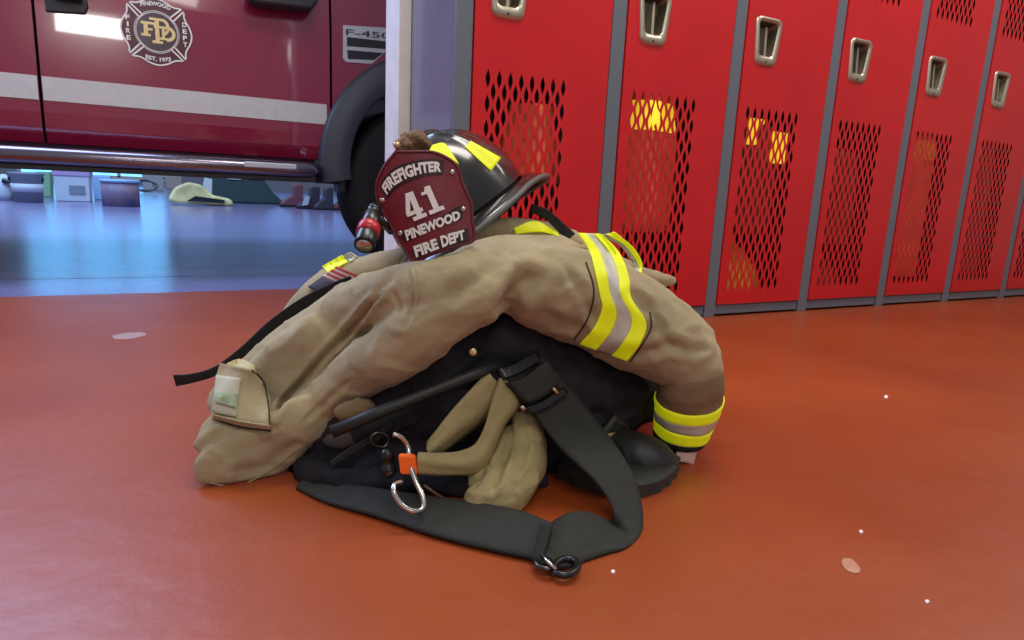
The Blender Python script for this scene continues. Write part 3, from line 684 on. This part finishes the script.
def tube_mesh(name, G, m, parent, off=0, thick=.003):
    A = np.array([[list(p) for p in r[:-1]] for r in G]); c = A.mean(1, keepdims=True); N = A-c; N /= np.linalg.norm(N, axis=2, keepdims=True)
    mb = MB(); rings(mb, [list(map(V, r)) for r in (A+N*off)]); mo = len(mb.v); s_ = A.shape[1]
    rings(mb, [list(map(V, r)) for r in (A+N*(off-thick))]); last = (A.shape[0]-1)*s_
    for base in (0, last):
        for k in range(s_): mb.f.append((base+k, base+(k+1) % s_, base+(k+1) % s_+mo, base+k+mo))
    return mb.build(name, m, parent, smooth=True)
fore = tube_mesh('sleeve_cuff', G, 'khaki_d', coat, 0, .005)
def band_on(G, t0, t1, name, m, off=.0015):
    n = len(G); i0, i1 = int(t0*(n-1)), max(int(t1*(n-1)), int(t0*(n-1))+2); return tube_mesh(name, G[i0:i1+1], m, coat, off, .003)
band_on(G, .50, .64, 'reflective_band', 'lime', .002); band_on(G, .63, .80, 'reflective_band', 'silver', .0015); band_on(G, .79, .93, 'reflective_band', 'lime', .002)
band_on(G, .94, 1.0, 'cuff_edge', 'black_cloth', .002)
G2, _ = swept('c', [(683, 430, .77, 20), (683, 448, .755, 15), (684, 464, .735, 9)], None, None, amp=.12, seg=10, q=.5)
o = tube_mesh('wristlet', G2, 'knit', coat, 0, .004); tag(o, 'pinkish knit wristlet under the cuff')
# other sleeve behind with flag patch
back = cloth('far_sleeve', [
    [(405, 262, 1.04, 16), (372, 276, 1.07, 22), (342, 288, 1.10, 26), (316, 310, 1.12, 26), (292, 341, 1.13, 26), (272, 375, 1.12, 26)],
    [(380, 300, 1.12, 40), (330, 350, 1.14, 40), (300, 370, 1.12, 26)]], 'khaki', coat, wr=.004, voxel=.005)
coll = cloth('collar', [[(470, 236, .93, 10), (500, 232, .95, 14), (540, 236, .98, 16), (570, 245, 1.0, 16)]], 'khaki', coat, wr=.002, voxel=.005)
T = bvh([shell, coll]); TB = bvh([back])
def bands3(A, B, tree, par, ts=(0, .34, .68, 1), ms=('lime', 'silver', 'lime'), n=40):
    a = cr(A, n); b = cr(B, n)
    for t0, t1, m_ in zip(ts[:-1], ts[1:], ms):
        decal('reflective_band', tree, a*(1-t0)+b*t0, a*(1-t1)+b*t1, m_, par, .0016 if m_ == 'lime' else .0012, n=n)
# upper-arm band: over the sleeve, then down its front
bands3([(578, 233), (589, 250), (595, 272), (600, 295), (602, 309), (594, 328), (580, 344)], [(602, 234), (620, 254), (629, 278), (631, 298), (646, 322), (641, 342), (627, 361)], T, coat, n=50)
bands3([(598, 236), (618, 244), (630, 258), (637, 272)], [(614, 232), (632, 246), (642, 262), (641, 273)], T, coat, ts=(0, .5, 1), ms=('silver', 'lime'))
decal('reflective_band', T, [(514, 228), (535, 221), (557, 232)], [(516, 234), (540, 232), (559, 236)], 'lime', coat, .002)
line_decal('stitching', T, [(586, 262), (594, 290), (588, 318), (574, 340)], 1.4, 'thread', coat)
line_decal('stitching', T, [(650, 312), (651, 328), (640, 348), (630, 362)], 1.4, 'thread', coat)
line_decal('stitching', T, [(416, 268), (419, 290), (414, 312)], 1.0, 'pale_thread', coat)
line_decal('stitching', T, [(410, 268), (413, 290), (408, 312)], 1.0, 'pale_thread', coat)
line_decal('stitching', T, [(202, 478), (215, 484), (240, 485), (270, 470), (300, 447)], 1.0, 'pale_thread', coat)
# pocket with flap, tag and cream fastener
decal('pocket_fastener', T, [(227, 363), (240, 359), (254, 365)], [(228, 374), (244, 374), (257, 376)], 'cream', coat, .004)
flap = decal('pocket_flap', T, [(220, 363), (215, 385), (213, 416)], [(252, 370), (268, 392), (271, 427)], 'khaki', coat, .006, .005, n=24, nw=24, smooth=60)
TF = bvh([flap, shell])
decal('flap_edge', TF, [(213, 414), (240, 421), (271, 425)], [(213, 418), (240, 425), (271, 429)], 'khaki', coat, .003, .003, smooth=30)
line_decal('stitching', TF, [(252, 370), (263, 381), (268, 400), (270, 425)], 1.6, 'thread', coat, .001)
line_decal('stitching', TF, [(213, 419), (240, 427), (271, 431)], 1.4, 'thread', coat, .001)
pt = decal('name_tag', TF, [(216, 375), (212, 412)], [(241, 378), (236, 417)], 'patch', coat, .002, .0015, n=12); tag(pt, 'pale tag with faded green print on the pocket flap')
decal('green_print', TF, [(217, 392), (215, 402)], [(238, 394), (236, 408)], 'green', pt, .0042, .001, n=12)
# flag patch on the far sleeve
fl0, fl1 = np.array([(330, 282), (352, 264)], float), np.array([(350, 298), (396, 278)], float)
fp_ = decal('flag_patch', TB, [(333, 293), (358, 265)], [(352, 300), (376, 270)], 'flag_white', coat, .002, .001, n=20)
tag(fp_, 'small flag patch with red and white stripes and a blue corner')
def flagpt(u, v):   # u along stripes, v across
    a = np.array((329, 287.)); ex = np.array((30, -19.)) ; ey = np.array((17, 12.)); return a+ex*u+ey*v
def flagpt(u, v):
    P00, P10, P01, P11 = map(np.array, ((336., 266.), (362., 277.), (308., 287.), (332., 299.)))
    return P00*(1-u)*(1-v)+P10*u*(1-v)+P01*(1-u)*v+P11*u*v
bpy.data.objects.remove(fp_)
fp_ = decal('flag_patch', TB, [flagpt(0, 0), flagpt(1, 0)], [flagpt(0, 1), flagpt(1, 1)], 'flag_white', coat, .002, .001, n=24); tag(fp_, 'small flag patch with red and white stripes and a blue corner')
for k in range(7): decal('flag_stripe', TB, [flagpt(0.02, k/6.6), flagpt(1, k/6.6)], [flagpt(.02, k/6.6+.075), flagpt(1, k/6.6+.075)], 'flag_red', fp_, .0035, .001, n=24, nw=4)
decal('flag_canton', TB, [flagpt(0.0, .48), flagpt(.55, .48)], [flagpt(0.0, 1), flagpt(.55, 1)], 'flag_blue', fp_, .0050, .001, n=16, nw=6)
decal('reflective_band', TB, [(322, 266), (342, 255)], [(328, 273), (348, 262)], 'lime', coat, .003)
decal('reflective_band', TB, [(344, 255), (350, 252)], [(350, 262), (358, 257)], 'silver', coat, .003)
# long black tie strap coming from behind
ribbon('tie_strap', [(173, 375, 1.06), (190, 374, 1.06), (214, 367, 1.065), (240, 348, 1.075), (268, 322, 1.08), (300, 299, 1.07), (330, 284, 1.05), (350, 276, 1.03)], [(176, 386, 1.06), (195, 382, 1.06), (216, 375, 1.065), (243, 357, 1.075), (273, 332, 1.08), (305, 309, 1.07), (334, 292, 1.05), (352, 283, 1.03)], .004, 'web_d', coat)
# black lining under the arch, plus a black roll for shade on the floor
lining = cloth('lining', [
    [(300, 470, .97, 16), (345, 440, .93, 34), (400, 410, .90, 48), (460, 385, .88, 58), (530, 385, .88, 62), (590, 390, .88, 52), (640, 390, .88, 34)],
    [(440, 360, .85, 26), (500, 345, .84, 30), (560, 365, .84, 30), (610, 380, .84, 26), (640, 385, .84, 18)],
    [(300, 475, .94, 10), (380, 460, .88, 30), (460, 450, .86, 40), (540, 450, .84, 40), (600, 440, .82, 30)],
    [(300, 466, .92, 8), (312, 474, .89, 12), (330, 481, .86, 13), (356, 485, .83, 12), (420, 480, .79, 11), (480, 487, .765, 11), (535, 480, .76, 12)],  # stands in for the shadowed floor between strap and pants
    [(470, 345, .83, 16), (520, 352, .815, 12), (560, 372, .81, 12), (600, 385, .81, 16), (636, 392, .81, 12)], [(560, 400, .82, 16), (590, 430, .81, 14)]],
    'black_cloth', coat, wr=.011, wscale=13, voxel=.005, smooth=3)
MB().tube([at(332, 432, .825), at(380, 412, .81), at(430, 392, .80), at(470, 376, .79), at(494, 367, .785)], .0085, 14).build('lining_roll', 'rubber', coat, smooth=True)
n_ = (CAM-at(473, 352, .80)).normalized()
MB().lathe(at(473, 352, .787), n_, [(0, .0055), (.003, .0055), (.004, .004)], 16).build('snap_button', 'brass', coat, smooth=True)
o = cloth('lining_fold', [[(330, 440, .89, 8, .5), (350, 436, .88, 13, .5), (375, 428, .87, 12, .5), (392, 416, .86, 6, .5)]], 'grey_cloth', coat, wr=.004, voxel=.005); tag(o, 'grey lining fold')
o = cloth('inner_facing', [[(342, 412, .87, 11, .5), (356, 409, .865, 13, .5), (368, 409, .865, 11, .5)]], 'khaki_d', coat, wr=.002, voxel=.005)
ribbon('edge_piping', [(330, 462, .84), (350, 448, .84), (378, 432, .835), (390, 420, .83)], [(332, 466, .84), (352, 453, .84), (382, 437, .835), (394, 424, .83)], .003, 'web', coat)

# pants, folded under the coat
pants = empty('turnout_pants', (.45, .8, 0), 'khaki firefighter pants bunched under the coat with a buckled dark belt', 'pants')
pshell = cloth('pants_shell', [
    [(520, 412, .795, 10), (526, 430, .78, 18), (527, 450, .765, 21), (520, 470, .742, 24), (505, 492, .715, 25), (480, 500, .712, 16)],
    [(508, 440, .785, 14), (500, 462, .765, 20), (490, 482, .75, 22)]], 'khaki_p', pants, voxel=.004, smooth=2, wr=.004, wscale=18, creases=[
    ([(512, 422), (508, 445), (500, 470), (492, 495)], 3, .006), ([(524, 425), (526, 450), (516, 480)], 2.5, .004), ([(490, 455), (480, 475), (472, 490)], 3, .005)])
ribbon('inner_fold', [(489, 372, .785), (470, 390, .785), (447, 416, .78), (427, 443, .775)], [(503, 388, .785), (488, 416, .785), (462, 438, .78), (431, 460, .775)], .004, 'khaki_p', pants, bulge=.012)
ribbon('waist_strap', [(500, 378, .775), (492, 400, .765), (485, 425, .755), (474, 445, .75), (455, 452, .75), (432, 454, .75), (418, 453, .75)],
       [(507, 378, .775), (519, 402, .765), (504, 425, .755), (493, 452, .75), (481, 472, .75), (448, 474, .75), (418, 473, .75)], .005, 'khaki_p', pants, bulge=.008, n=60)
ribbon('suspender', [(553, 352, .83), (575, 372, .82), (600, 398, .80), (617, 420, .79)], [(535, 362, .83), (560, 388, .82), (585, 415, .80), (603, 437, .79)], .005, 'web_d', pants)
ribbon('suspender_tip', [(614, 414, .785), (625, 424, .785)], [(597, 436, .785), (612, 446, .785)], .010, 'rubber', pants, n=4)
ribbon('suspender_clip', [(604, 434, .775), (616, 432, .775)], [(608, 450, .775), (604, 452, .775)], .004, 'brass', pants, n=4)

# rubber boot sticking out below
boot = empty('rubber_boot', (.58, .78, 0), 'black rubber firefighter boot poking out beneath the folded sleeve cuff', 'boot')
cloth('boot_upper', [
    [(590, 460, .83, 24), (610, 457, .79, 27), (634, 457, .75, 27), (653, 461, .725, 23), (663, 465, .718, 16)],
    [(600, 440, .84, 26), (605, 410, .86, 30), (590, 385, .88, 30)],
    [(600, 472, .79, 16), (630, 472, .76, 18), (652, 470, .75, 17), (664, 464, .75, 12)]], 'rubber', boot, wr=.002, voxel=.005, smooth=10, floor=.02,
    creases=[([(610, 442), (618, 455), (622, 470)], 3, .003)])
so = [atz(x, y, 0) for x, y in ((556, 478), (575, 487), (602, 495), (622, 498), (640, 498), (655, 495), (666, 489), (675, 480), (679, 470), (677, 468), (655, 464), (600, 466), (562, 471))]
mb = MB(); c_ = sum(so, V())/len(so)
P_ = cr([list(p) for p in so+[so[0]]], 60)[:-1]; lo = []
for i, p in enumerate(P_):
    d_ = V(p)-c_; k_ = 1.0 if (i % 4) < 2 else .955; lo.append((c_+d_*k_))
b = rings(mb, [[(p.x, p.y, .0) for p in lo], [(p.x, p.y, .012) for p in lo], [tuple(V(p)*1+V((0, 0, .013))) for p in P_], [tuple(c_+(V(p)-c_)*1.01+V((0, 0, .020))) for p in P_], [tuple(c_+(V(p)-c_)*.93+V((0, 0, .025))) for p in P_]])
n = len(lo); mb.f.append(tuple(b+i for i in range(n))[::-1]); mb.f.append(tuple(b+4*n+i for i in range(n))); mb.build('boot_sole', 'rubber_sole', boot, smooth=False)

# wide webbing strap with buckle
strap = empty('webbing_strap', (.45, .62, 0), 'wide black webbing strap looped on the floor in front of the coat', 'strap')
ribbon('webbing', [(507, 378, .765), (528, 405, .757), (560, 447, .71), (592, 478, .66), (608, 500, .635), (614, 515, .62), (609, 522, .63), (596, 516, .625), (580, 512, .625), (562, 517, .63), (545, 530, .635)],
       [(541, 356, .79), (573, 392, .77), (608, 436, .71), (632, 474, .655), (641, 505, .62), (641, 532, .588), (628, 547, .565), (608, 553, .562), (588, 560, .56), (566, 568, .555), (541, 563, .56)], .005, 'web', strap, n=90, nw=10)
ribbon('webbing', [(552, 524, 'z', .026), (520, 512, 'z', .022), (470, 503, 'z', .020), (420, 496, 'z', .020), (370, 488, 'z', .02), (330, 484, 'z', .012), (306, 478, 'z', .006)],
       [(546, 561, 'z', .006), (520, 556, 'z', .006), (480, 547, 'z', .006), (430, 534, 'z', .006), (375, 516, 'z', .006), (325, 502, 'z', .004), (296, 488, 'z', .003)], .006, 'web', strap, n=60, nw=8)
# keeper edge and rings at the joint
ribbon('stitched_keeper', [(541, 524, 'z', .034), (552, 527, 'z', .034)], [(532, 560, 'z', .012), (542, 564, 'z', .012)], .005, 'web_d', strap, n=6)
def ring_px(cx, cy, rx, ry, Y, rad, name, m, par, tilt=0, flat=True, z=.008):
    L = []
    for t in np.linspace(0, 2*math.pi, 33)[:-1]:
        x = rx*math.cos(t); y = ry*math.sin(t); x, y = x*math.cos(tilt)-y*math.sin(tilt), x*math.sin(tilt)+y*math.cos(tilt)
        L.append(atz(cx+x, cy+y, z) if flat else at(cx+x, cy+y, Y))
    mb = MB(); mb.tube(L, rad, 10, closed=True); return mb.build(name, m, par, smooth=True)
ring_px(566, 567, 12, 8, 0, .0042, 'd_ring', 'plastic', strap, -.2, True, .009)
ring_px(544, 563, 9, 5, 0, .003, 'd_ring', 'steel_d', strap, .4, True, .012)
MB().tube([atz(541, 553, .020), atz(549, 563, .018), atz(556, 569, .014)], .0022, 8).build('adjuster_bar', 'steel', strap, smooth=True)
# slide buckle block at the top of the strap
bk = ribbon('slide_buckle', [(497, 370, .775), (512, 366, .775), (535, 352, .785)], [(503, 380, .765), (517, 375, .765), (540, 361, .775)], .012, 'plastic', strap, n=12)
ribbon('buckle_block', [(507, 383, .758), (524, 377, .762), (545, 361, .773)], [(526, 403, .750), (540, 397, .755), (558, 383, .765)], .014, 'web', strap, n=12)
ribbon('slide_buckle', [(524, 408, .748), (541, 401, .752), (561, 388, .762)], [(529, 414, .745), (545, 407, .750), (566, 393, .759)], .014, 'plastic', strap, n=12)
MB().tube([at(521, 406, .742), at(525, 410, .740)], .003, 8).build('buckle_pin', 'steel', strap, smooth=True)
MB().tube([at(553, 388, .752), at(558, 394, .750)], .0025, 8).build('buckle_pin', 'brass', strap, smooth=True)
MB().tube([at(506, 370, .768), at(512, 371, .767)], .003, 8).build('buckle_pin', 'steel_d', strap, smooth=True)

# carabiner
cb = empty('carabiner', at(408, 470, .76), 'steel carabiner wrapped with bright orange tape hanging at the left of the pants', 'carabiner')
L = cr([at(393, 434, .765), at(401, 437, .762), at(408, 447, .76), at(410, 464, .745), at(416, 482, .73), at(423, 497, .715), at(423, 508, .705), at(414, 511, .703), at(402, 505, .71), at(394, 492, .72), at(395, 484, .73), at(402, 482, .735)], 60)
MB().tube([V(p) for p in L], .0035, 10).build('hook_body', 'steel', cb, smooth=True)
mb = MB(); c0 = at(408.5, 464, .745); r_ = (at(418, 465, .745)-at(399, 463, .745)).normalized(); u_ = (at(407, 454, .745)-at(409, 475, .745)).normalized(); k_ = 1/pxm(c0)
mb.hexa([c0+r_*x*k_+u_*y*k_-FWD*.007 for x, y in ((-9.5, 10), (8, 11), (9.5, -10), (-9, -11))], FWD*.014); o = mb.build('tape_wrap', 'orange', cb, bevel=.0025); tag(o, 'bright orange tape')
MB().lathe(at(387, 449, .77), V((.05, -.1, -1)), [(0, .006), (.006, .0085), (.012, .009), (.014, .007), (.020, .007), (.022, .010), (.032, .010), (.035, .006)], 16).build('swivel', 'plastic', cb, smooth=True)
MB().lathe(at(389, 467, .765), V((.05, -.1, -1)), [(0, .006), (.008, .0085), (.013, .005)], 16).build('swivel_nut', 'steel_d', cb, smooth=True)
ring_px(380, 440, 9, 7, .80, .0025, 'split_ring', 'steel_d', cb, .3, False)
MB().tube([at(424, 485, .76), at(436, 494, .757), at(450, 502, .755), at(462, 507, .753)], .002, 6).build('lanyard', mat('cord brown', (120, 90, 76), .7), cb, smooth=True)

# ================================================================== HELMET
U = V((-.54, .19, .80)).normalized(); F = V((-.80, -.55, -.25)); F = (F-U*F.dot(U)).normalized(); Lh = U.cross(F)
HC = at(463, 212, .995)
def hp(x, y, z): return HC+F*x+Lh*y+U*z
helm = empty('firefighter_helmet', HC-V((0, 0, .08)), 'black traditional fire helmet with maroon number shield resting on the coat', 'helmet')
HX, HY, HZ = .129, .106, .130
def dome(th, ph, g=0):     # th azimuth, ph elevation
    ce, se = math.cos(ph)**.9, math.sin(ph)
    rib = 0
    for k in range(8):
        d_ = (th-math.pi*k/4+math.pi) % (2*math.pi)-math.pi; rib += math.exp(-(d_/.075)**2)
    h_ = .0035*rib*min(1, math.sin(2*ph)*1.6 if ph < 1.45 else .2)
    if abs(math.sin(th)) < .12: h_ += .004*math.sin(ph)
    return hp((HX+h_+g)*ce*math.cos(th), (HY+h_+g)*ce*math.sin(th), (HZ+h_+g)*se)
mb = MB(); NP = 22; NT = 120
rings(mb, [[dome(2*math.pi*i/NT, math.pi/2*j/NP) for i in range(NT)] for j in range(NP)]); mb.v.append(dome(0, math.pi/2)); t_ = len(mb.v)-1
for i in range(NT): mb.f.append(((NP-1)*NT+i, (NP-1)*NT+(i+1) % NT, t_))
shellh = mb.build('helmet_shell', 'shell', helm, smooth=True)
# crest comb running front to back
mb = MB(); mb.tube([dome(0 if a < math.pi/2 else math.pi, a if a < math.pi/2 else math.pi-a, .001) for a in np.linspace(.35, math.pi-.15, 30)], .0065, 10); mb.build('crest', 'shell', helm, smooth=True)
def brim(th, r):   # r 0..1 from the shell outwards
    c, s_ = math.cos(th), math.sin(th)
    ext = .019+(.040 if c < 0 else .030)*abs(c)**2
    return hp((HX+ext*r)*c, (HY+ext*r)*s_, -.004-.010*r*r-.030*r*r*max(0, -c)**2-.006*max(0, c)*r)
mb = MB(); rings(mb, [[brim(2*math.pi*i/NT, r) for i in range(NT)] for r in (-.02, .2, .5, .8, 1.0)]+[[brim(2*math.pi*i/NT, r)-U*.004 for i in range(NT)] for r in (1.0, .5, -.02)]); mb.build('brim', 'shell', helm, smooth=True)
mb = MB(); mb.tube([brim(2*math.pi*i/80, 1.0)-U*.002 for i in range(80)], .0048, 8, closed=True); o = mb.build('brim_edge', 'brim', helm, smooth=True); tag(o, 'grey edge trim')
# liner inside
mb = MB(); rings(mb, [[hp(HX*.9*math.cos(t), HY*.9*math.sin(t), z) for t in np.linspace(0, 2*math.pi, 41)[:-1]] for z in (-.03, .02)]); mb.build('liner', 'black_cloth', helm, smooth=True)
TH = bvh([shellh])
decal('reflective_marker', TH, [(424, 148), (440, 143), (446, 144)], [(430, 151), (452, 161), (459, 164)], 'lime', helm, .001, .0012, n=16)
decal('reflective_marker', TH, [(465, 147), (471, 141)], [(491, 171), (501, 158)], 'lime', helm, .001, .0012, n=16, nw=14)
# leather eagle base / worn crest piece behind the shield top
cloth('crest_finial', [[(402, 147, .872, 7), (411, 141, .885, 10), (421, 144, .90, 10)]], 'fur', helm, wr=.004, wscale=60, voxel=.0025, smooth=2, floor=-1)
MB().lathe(at(397, 146, .86), V((-.3, -.9, .2)), [(0, .004), (.004, .005), (.008, .003)], 12).build('finial_pin', 'brass', helm, smooth=True)
# shield
SO = at(425, 205, .832); SN = V((-.40, -.90, .05)).normalized()
def splane(x, y, lift=0):
    w = ray(x, y); t = (SO-CAM).dot(SN)/w.dot(SN); return CAM+w*t+SN*lift
e1 = (splane(460, 212)-splane(402, 238)).normalized(); e2 = (SN.cross(e1)).normalized()
if e2.z < 0: e2 = -e2
def bend(p):   # gentle cylindrical curve of the leather
    u = (p-SO).dot(e1); return p-SN*(u*u*3.2)
def to2(x, y): p = splane(x, y)-SO; return np.array((p.dot(e1), p.dot(e2)))
def from2(q, lift=0): return bend(SO+e1*float(q[0])+e2*float(q[1]))+SN*lift
outl = [(395, 150), (412, 150), (432, 150), (446, 155), (455, 161), (460, 168), (463, 180), (468, 192), (473, 203), (474, 220), (475, 241), (455, 248), (432, 256), (415, 263), (410, 261), (401, 247), (392, 232), (386, 221), (380, 211), (375, 200), (374, 190), (375, 181), (379, 172), (384, 163), (390, 156)]
O2 = [to2(*p) for p in outl]; cen = np.mean(O2, 0)
def poly_sheet(name, P, lift, thick, m, parent, rn=10):
    """filled curved polygon: concentric rings"""
    P = [np.array(p) for p in P]; c = np.mean(P, 0); mb = MB(); n = len(P)
    lp = [[from2(c+(p-c)*(k/rn), lift) for p in P] for k in range(1, rn+1)]
    mb.v = [from2(c, lift)]; 
    for l in lp: mb.v += l
    for i in range(n): mb.f.append((0, 1+i, 1+(i+1) % n))
    for k in range(rn-1):
        for i in range(n): a = 1+k*n+i; b2 = 1+k*n+(i+1) % n; mb.f.append((a, a+n, b2+n, b2))
    m0 = len(mb.v); mb.v += [from2(p, lift-thick) for p in P]; e0 = 1+(rn-1)*n
    for i in range(n): mb.f.append((e0+i, e0+(i+1) % n, m0+(i+1) % n, m0+i))
    return mb.build(name, m, parent, smooth=False)
Od = [np.array(p) for p in cr(O2+[O2[0]], 90)[:-1]]
shield = poly_sheet('front_shield', Od, 0, .004, 'maroon', helm); tag(shield, 'maroon leather number shield')
mb = MB(); mb.tube([from2(cen+(p-cen)*.965, .0005) for p in Od], .0018, 8, closed=True); mb.build('shield_piping', 'maroon_d', shield, smooth=True)
def panel_px(P, name='letter_panel'): return poly_sheet(name, [to2(*p) for p in P], .0022, .002, 'shield_blk', shield, 5)
# arched name panel
def arc_pt(u, v):   # u 0..1 along the arch, v 0..1 upward
    bot = cr([to2(*p) for p in ((386, 197), (393, 188), (404, 181), (417, 176), (430, 173), (443, 172.5))], 60); top = cr([to2(*p) for p in ((380, 188), (386, 178), (397, 169), (413, 163.5), (428, 161), (444, 161))], 60)
    x = np.clip(u, 0, 1)*59; i = min(58, int(x)); t = x-i
    b_ = bot[i]*(1-t)+bot[i+1]*t; t_ = top[i]*(1-t)+top[i+1]*t; return b_*(1-v)+t_*v
P_ = [arc_pt(u, -.16) for u in np.linspace(0, 1, 24)]+[arc_pt(u, 1.16) for u in np.linspace(1, 0, 24)]
mb = MB(); mb.v = [from2(p, .0022) for p in P_]; mb.f = [(i, i+1, 46-i, 47-i) for i in range(23)]; mesh('letter_panel', mb.v, mb.f, 'shield_blk', shield)
text_mesh('shield_lettering', 'FIREFIGHTER', lambda x, y: from2(arc_pt(.03+x*.94, y*.92+.04), .0036), 'white', shield, .05, 1.05)
panel_px([(399, 234), (461, 205), (463, 215), (462, 219), (405, 242)])
panel_px([(411, 250), (468, 228), (470, 240), (445, 247), (415, 258)])
def quad_text(s, bl, br, tl, tr, bold=.05, sp=1.0, name='shield_lettering', lift=.0042):
    a, b_, c, d_ = map(lambda p: to2(*p), (bl, br, tl, tr)); text_mesh(name, s, lambda x, y: from2((a*(1-x)+b_*x)*(1-y)+(c*(1-x)+d_*x)*y, lift), 'white', shield, bold, sp)
quad_text('PINEWOOD', (407, 241), (461, 219), (404, 230.5), (459, 210), .05)
quad_text('FIRE', (416, 257.5), (439.5, 248.5), (413, 246.5), (436, 238), .05); quad_text('DEPT', (442.5, 247.5), (465.5, 239), (440, 236), (464, 229.5), .05)
# slab-serif 41
def num_fn(x, y): 
    a, b_, c, d_ = map(lambda p: to2(*p), ((410, 223), (445, 209), (399, 196), (434, 184)));  return from2((a*(1-x)+b_*x)*(1-y)+(c*(1-x)+d_*x)*y, .004)
mb = MB()
four = [[(0, .22), (.46, .22), (.46, .36), (0, .36)], [(.0, .36), (.13, .36), (.30, .98), (.18, .98)], [(.24, .12), (.40, .12), (.40, .98), (.24, .98)], [(.12, 0), (.50, 0), (.50, .14), (.12, .14)], [(.18, .84), (.40, .84), (.40, 1), (.18, 1)]]
one = [[(.72, .1), (.88, .1), (.88, 1), (.72, 1)], [(.58, 0), (1.0, 0), (1.0, .15), (.58, .15)], [(.58, .74), (.74, .74), (.74, .86), (.58, .84)], [(.66, .80), (.74, .80), (.80, 1), (.74, 1)]]
for i, r in enumerate(four+one): mb.add([num_fn(x, y)+SN*i*.00008 for x, y in r], [tuple(range(len(r)))])
mb.build('shield_number', 'white', shield)
for x, y in ((452, 172), (382, 200), (463, 209), (400, 233)): MB().lathe(from2(to2(x, y), .001), SN, [(0, .0038), (.002, .0036), (.003, .002)], 14).build('shield_rivet', 'steel', shield, smooth=True)
# chin strap from the rear
ribbon('chin_strap', [(532, 204, .97), (548, 210, .96), (562, 222, .95), (575, 234, .94)], [(530, 212, .97), (545, 219, .96), (558, 231, .95), (568, 240, .94)], .005, 'web_d', helm)
# flashlight
fl_ = empty('flashlight', at(371, 232, .82), 'small black flashlight with red ring clipped left of the helmet shield', 'flashlight')
p0 = at(375, 208, .85); p1 = at(364, 246, .80); ax = p1-p0; L_ = ax.length; k_ = 1/pxm(p1)
MB().lathe(p0, ax, [(0, 4*k_), (.0, 7*k_), (L_*.1, 7.5*k_), (L_*.14, 6*k_), (L_*.18, 8.5*k_), (L_*.45, 9.5*k_), (L_*.48, 9*k_)], 24).build('body_tube', 'plastic', fl_, smooth=True)
MB().lathe(p0+ax*.47, ax, [(0, 10*k_), (.003, 11.5*k_), (L_*.22, 12*k_), (L_*.25, 10*k_)], 28).build('red_ring', 'red_glass', fl_, smooth=True)
MB().lathe(p0+ax*.70, ax, [(0, 10*k_), (.003, 11*k_), (L_*.24, 10.5*k_), (L_*.30, 10*k_), (L_*.28, 8*k_)], 28).build('bezel', 'plastic', fl_, smooth=True)
MB().lathe(p0+ax*.985, ax, [(0, 8*k_), (.001, 8*k_)], 28).build('lens', 'steel', fl_, smooth=True)
MB().tube([p0+ax*.3+V((.01, 0, 0)), p0+ax*.35+V((.03, .03, -.01)), p0+ax*.6+V((.045, .05, -.005))], .005, 8).build('clip', 'plastic', fl_, smooth=True)

# small marks lying on the floor
def chip(x, y, rx, ry, m, name, label, cat, rot=.3):
    c = atz(x, y, 0); rr = random.Random(x); L = []
    for i in range(14):
        t = 2*math.pi*i/14; f = 1+rr.uniform(-.15, .15); dx, dy = rx*f*math.cos(t), ry*f*math.sin(t)
        q = atz(x+dx*math.cos(rot)-dy*math.sin(rot), y+dx*math.sin(rot)+dy*math.cos(rot), 0); L.append((q.x, q.y, .0))
    mb = MB(); mb.hexa(L, (0, 0, .0012)); return tag(mb.build(name, m), label, cat)
pale = mat('pale chip', (196, 142, 118), .6, var=.2, vscale=60)
chip(850, 566, 11, 6, pale, 'paint_chip', 'pale paint chip on the red floor at the lower right', 'chip', .6)
chip(129, 336, 17, 3, mat('pale scuff', (176, 140, 136), .5), 'paint_chip', 'long pale paint chip on the floor left of the coat', 'chip', -.08)
for x, y, lb in ((886, 397, 'tiny white crumb on the red floor in front of the lockers'), (861, 532, 'tiny white crumb above the lower right paint chip'), (927, 602, 'tiny white crumb near the lower right corner'), (613, 572, 'tiny white crumb right of the strap ring')):
    chip(x, y, 2, 1.5, 'white', 'crumb', lb, 'crumb')

# ================================================================== LIGHT
def area(name, loc, size, power, col, look, sy=None):
    l = bpy.data.lights.new(name, 'AREA'); l.energy = power; l.color = col; l.shape = 'RECTANGLE'; l.size = size; l.size_y = sy or size
    o = bpy.data.objects.new(name, l); COL.objects.link(o); o.location = loc; d_ = V(look)-V(loc); o.rotation_euler = d_.to_track_quat('-Z', 'Y').to_euler(); return o
area('ceiling_light', (.8, 1.15, 2.6), 1.2, 27, (1, .95, .86), (.7, 1.0, 0), .5)
area('ceiling_light', (2.8, .7, 2.6), 1.4, 26, (1, .93, .84), (2.8, 1.2, 0), .5)
area('ceiling_light', (-.2, -.9, 2.6), 1.4, 20, (1, .95, .90), (.4, .9, 0), .6)  # unseen front fill that brightens the pile from the camera side
area('ceiling_light', (-.85, -6.8, 2.6), .9, 24, (1, .97, .92), (0, 3, 1), .3)
area('bay_light', (-1.5, 7.5, 3.4), 5, 330, (.38, .62, 1), (-1.0, 8, 0), 4)
area('bay_light', (-1.2, 2.75, 1.9), 2.2, 72, (.46, .60, 1), (-.6, 1.0, 0), 1.0)  # added in mid-air before the truck for a blue sheen on the left floor
w = bpy.data.worlds.new('world'); S.world = w; w.use_nodes = True
w.node_tree.nodes['Background'].inputs[0].default_value = (.92, .92, 1, 1); w.node_tree.nodes['Background'].inputs[1].default_value = .33
